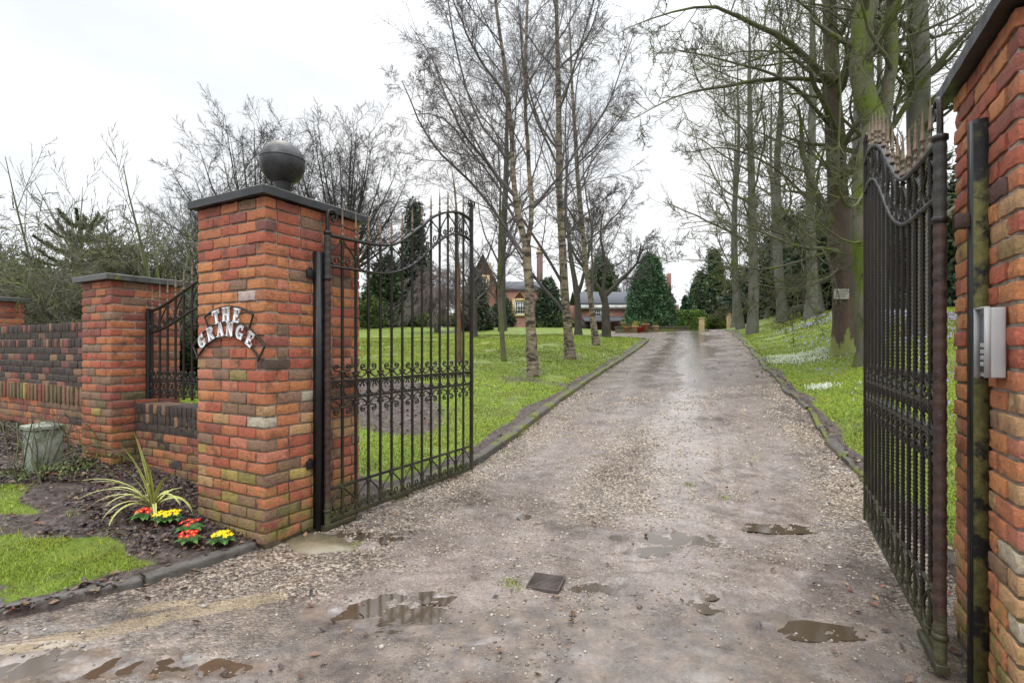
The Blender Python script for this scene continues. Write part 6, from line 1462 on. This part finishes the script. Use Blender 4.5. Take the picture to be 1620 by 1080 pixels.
# low retaining wall with pots at the forecourt
Yw = 34.2; w0, w1 = (975 - 810) / F * Yw, (1092 - 810) / F * Yw
rw = empty('planter_wall', ((w0 + w1) / 2, Yw, tz((w0 + w1) / 2, Yw)), 0, label='low dark stone retaining wall along the forecourt in front of the conifer', cat='wall')
zt = CH - (516.5 - 553) / F * Yw - rw.location.z; hw = (w1 - w0) / 2
b = MB(); b.box(-hw, hw, 0, .45, -.8, zt - .06, .03); b.build('stonework', 'kerb', rw, smooth_=True)
b = MB(); b.box(-hw - .05, hw + .05, -.06, .5, zt - .057, zt, .02); b.build('coping', 'kerb', rw, smooth_=True)
def pot(px, py, Y, s, mat, label, pl_=(.06, .12, .03)):
    x = (px - 810) / F * Y; z = CH - (py - 553) / F * Y
    o = empty('plant_pot', (x, Y, z), 0, label=label, cat='plant pot', group='pots along the forecourt wall')
    b = MB(); b.lathe([(.0, 0), (.13 * s, 0), (.19 * s, .28 * s), (.21 * s, .28 * s), (.21 * s, .33 * s), (.17 * s, .33 * s), (.16 * s, .29 * s), (.0, .29 * s)], (0, 0, 0), 16); b.build('pot', mat, o, smooth_=True)
    V, Q, col = leafcloud(np.random.RandomState(px), lambda rs, n: np.c_[rs.randn(n, 2) * .09 * s, .38 * s + np.abs(rs.randn(n)) * .08 * s], 26, 12, .04, .03, [pl_]); link('plant', npmesh('plant', V, Q, col=col, smooth_=False), 'leaf', o)
pot(992, 525, 33.6, 1.1, 'terracotta', 'round clay pot at the left end of the forecourt wall'); pot(1005, 525, 33.5, 1.2, 'buff', 'buff pot with yellow leaves in front of the forecourt wall', (.3, .28, .04))
pot(1012, 526, 33.4, 1.1, 'redpot', 'bright red pot in front of the forecourt wall'); pot(1021, 524, 33.6, 1.5, 'terracotta', 'largest orange pot beside the red one'); pot(1037, 524, 33.6, 1.1, 'buff', 'pale pot at the right of the row by the wall'); pot(986, 516.5, 34.4, .9, 'buff', 'small pale pot standing on the forecourt wall')

# grazing animal sculpture
def sculpture():
    Y = 27.; x = (1262 - 810) / F * Y; z = tz(x, Y); o = empty('animal_sculpture', (x, Y, z - .03), R(8), label='dark grazing animal sculpture with lowered head on the grass bank', cat='sculpture')
    me = bpy.data.meshes.new('body'); V = [(.30, 0, .55), (.12, 0, .60), (-.12, 0, .58), (-.30, 0, .48), (-.42, 0, .33), (-.50, 0, .18),      # spine to muzzle
         (.34, .10, .30), (.33, .10, .02), (.34, -.10, .30), (.33, -.10, .02), (-.16, .10, .30), (-.17, .10, .02), (-.16, -.10, .30), (-.17, -.10, .02), (.42, 0, .42), (-.38, .09, .46), (-.38, -.09, .46)]
    E = [(0, 1), (1, 2), (2, 3), (3, 4), (4, 5), (0, 6), (6, 7), (0, 8), (8, 9), (2, 10), (10, 11), (2, 12), (12, 13), (0, 14), (3, 15), (3, 16)]
    me.from_pydata(V, E, []); ob = bpy.data.objects.new('body', me); sc.collection.objects.link(ob); ob.parent = o; me.materials.append(MT['bronze'])
    mod = ob.modifiers.new('skin', 'SKIN'); rad = [.17, .19, .18, .12, .09, .05, .08, .045, .08, .045, .07, .04, .07, .04, .02, .03, .03]
    for v_, r_ in zip(me.skin_vertices[0].data, rad): v_.radius = (r_, r_)
    me.skin_vertices[0].data[1].use_root = True
    s_ = ob.modifiers.new('sub', 'SUBSURF'); s_.levels = 2; s_.render_levels = 2
sculpture()
# board on the big tree
tY = 13.0; tx = at(1331, 465, tY); bo = empty('tree_board', (tx[0], tY, tx[2]), R(3), label='small pale weathered notice board nailed to the big brown trunk', cat='notice board')
b = MB(); b.box(-.20, .20, -.012, .012, -.13, .13, .004); b.build('board', 'signboard', bo)
rr = random.Random(3)
for r_, (a, c) in enumerate(((-.15, .15), (-.12, .14), (-.16, .10))):
    b = MB(); xx = a
    while xx < c:
        w_ = .012 + .01 * rr.random(); b.box(xx, xx + w_, -.0145, -.0125, .055 - r_ * .06, .078 - r_ * .06); xx += w_ + .008
    b.build('faded_line', 'signink', bo)
# arching bare bramble stems by the stone marker
bx, by = at(75, 735, 4.9)[:2]; by = 4.9; br = empty('bramble', (bx, by, tz(bx, by)), 0, label='arching bare bramble stems round the stone marker', cat='plant')
rs2 = np.random.RandomState(8); P = []; 
for i in range(16):
    a = rs2.rand() * 6.28; ln = .35 + .5 * rs2.rand(); h = .25 + .4 * rs2.rand(); s0 = rs2.randn(2) * .18
    P.append([(s0[0] + math.cos(a) * ln * u, s0[1] + math.sin(a) * ln * .6 * u, h * math.sin(u * 2.7)) for u in np.linspace(0, 1, 9)])
P = np.array(P); P[:, 1:] += rs2.randn(*P[:, 1:].shape) * .012
G1 = grow(rs2, P, np.full(P.shape[:2], .005), 6, .2, 1, 40, .4, .6, 5, .05, .15, .0018)
A_ = tubes(P, np.tile(np.linspace(.007, .003, 9), (len(P), 1)), 5); B_ = tubes(*G1, 3)
link('stems', npmesh('stems', np.vstack([A_[0], B_[0]]), np.vstack([A_[1], B_[1] + len(A_[0])])), 'bark_rust' if False else 'twig_green', br)
V, Q, col = leafcloud(np.random.RandomState(5), lambda rs, n: np.c_[rs.randn(n, 2) * .25, .03 + np.abs(rs.randn(n)) * .06], 60, 8, .03, .018, [(.09, .14, .03), (.12, .15, .04)]); link('leaves', npmesh('leaves', V, Q, col=col, smooth_=False), 'leaf', br)
print('objects', len(sc.objects))
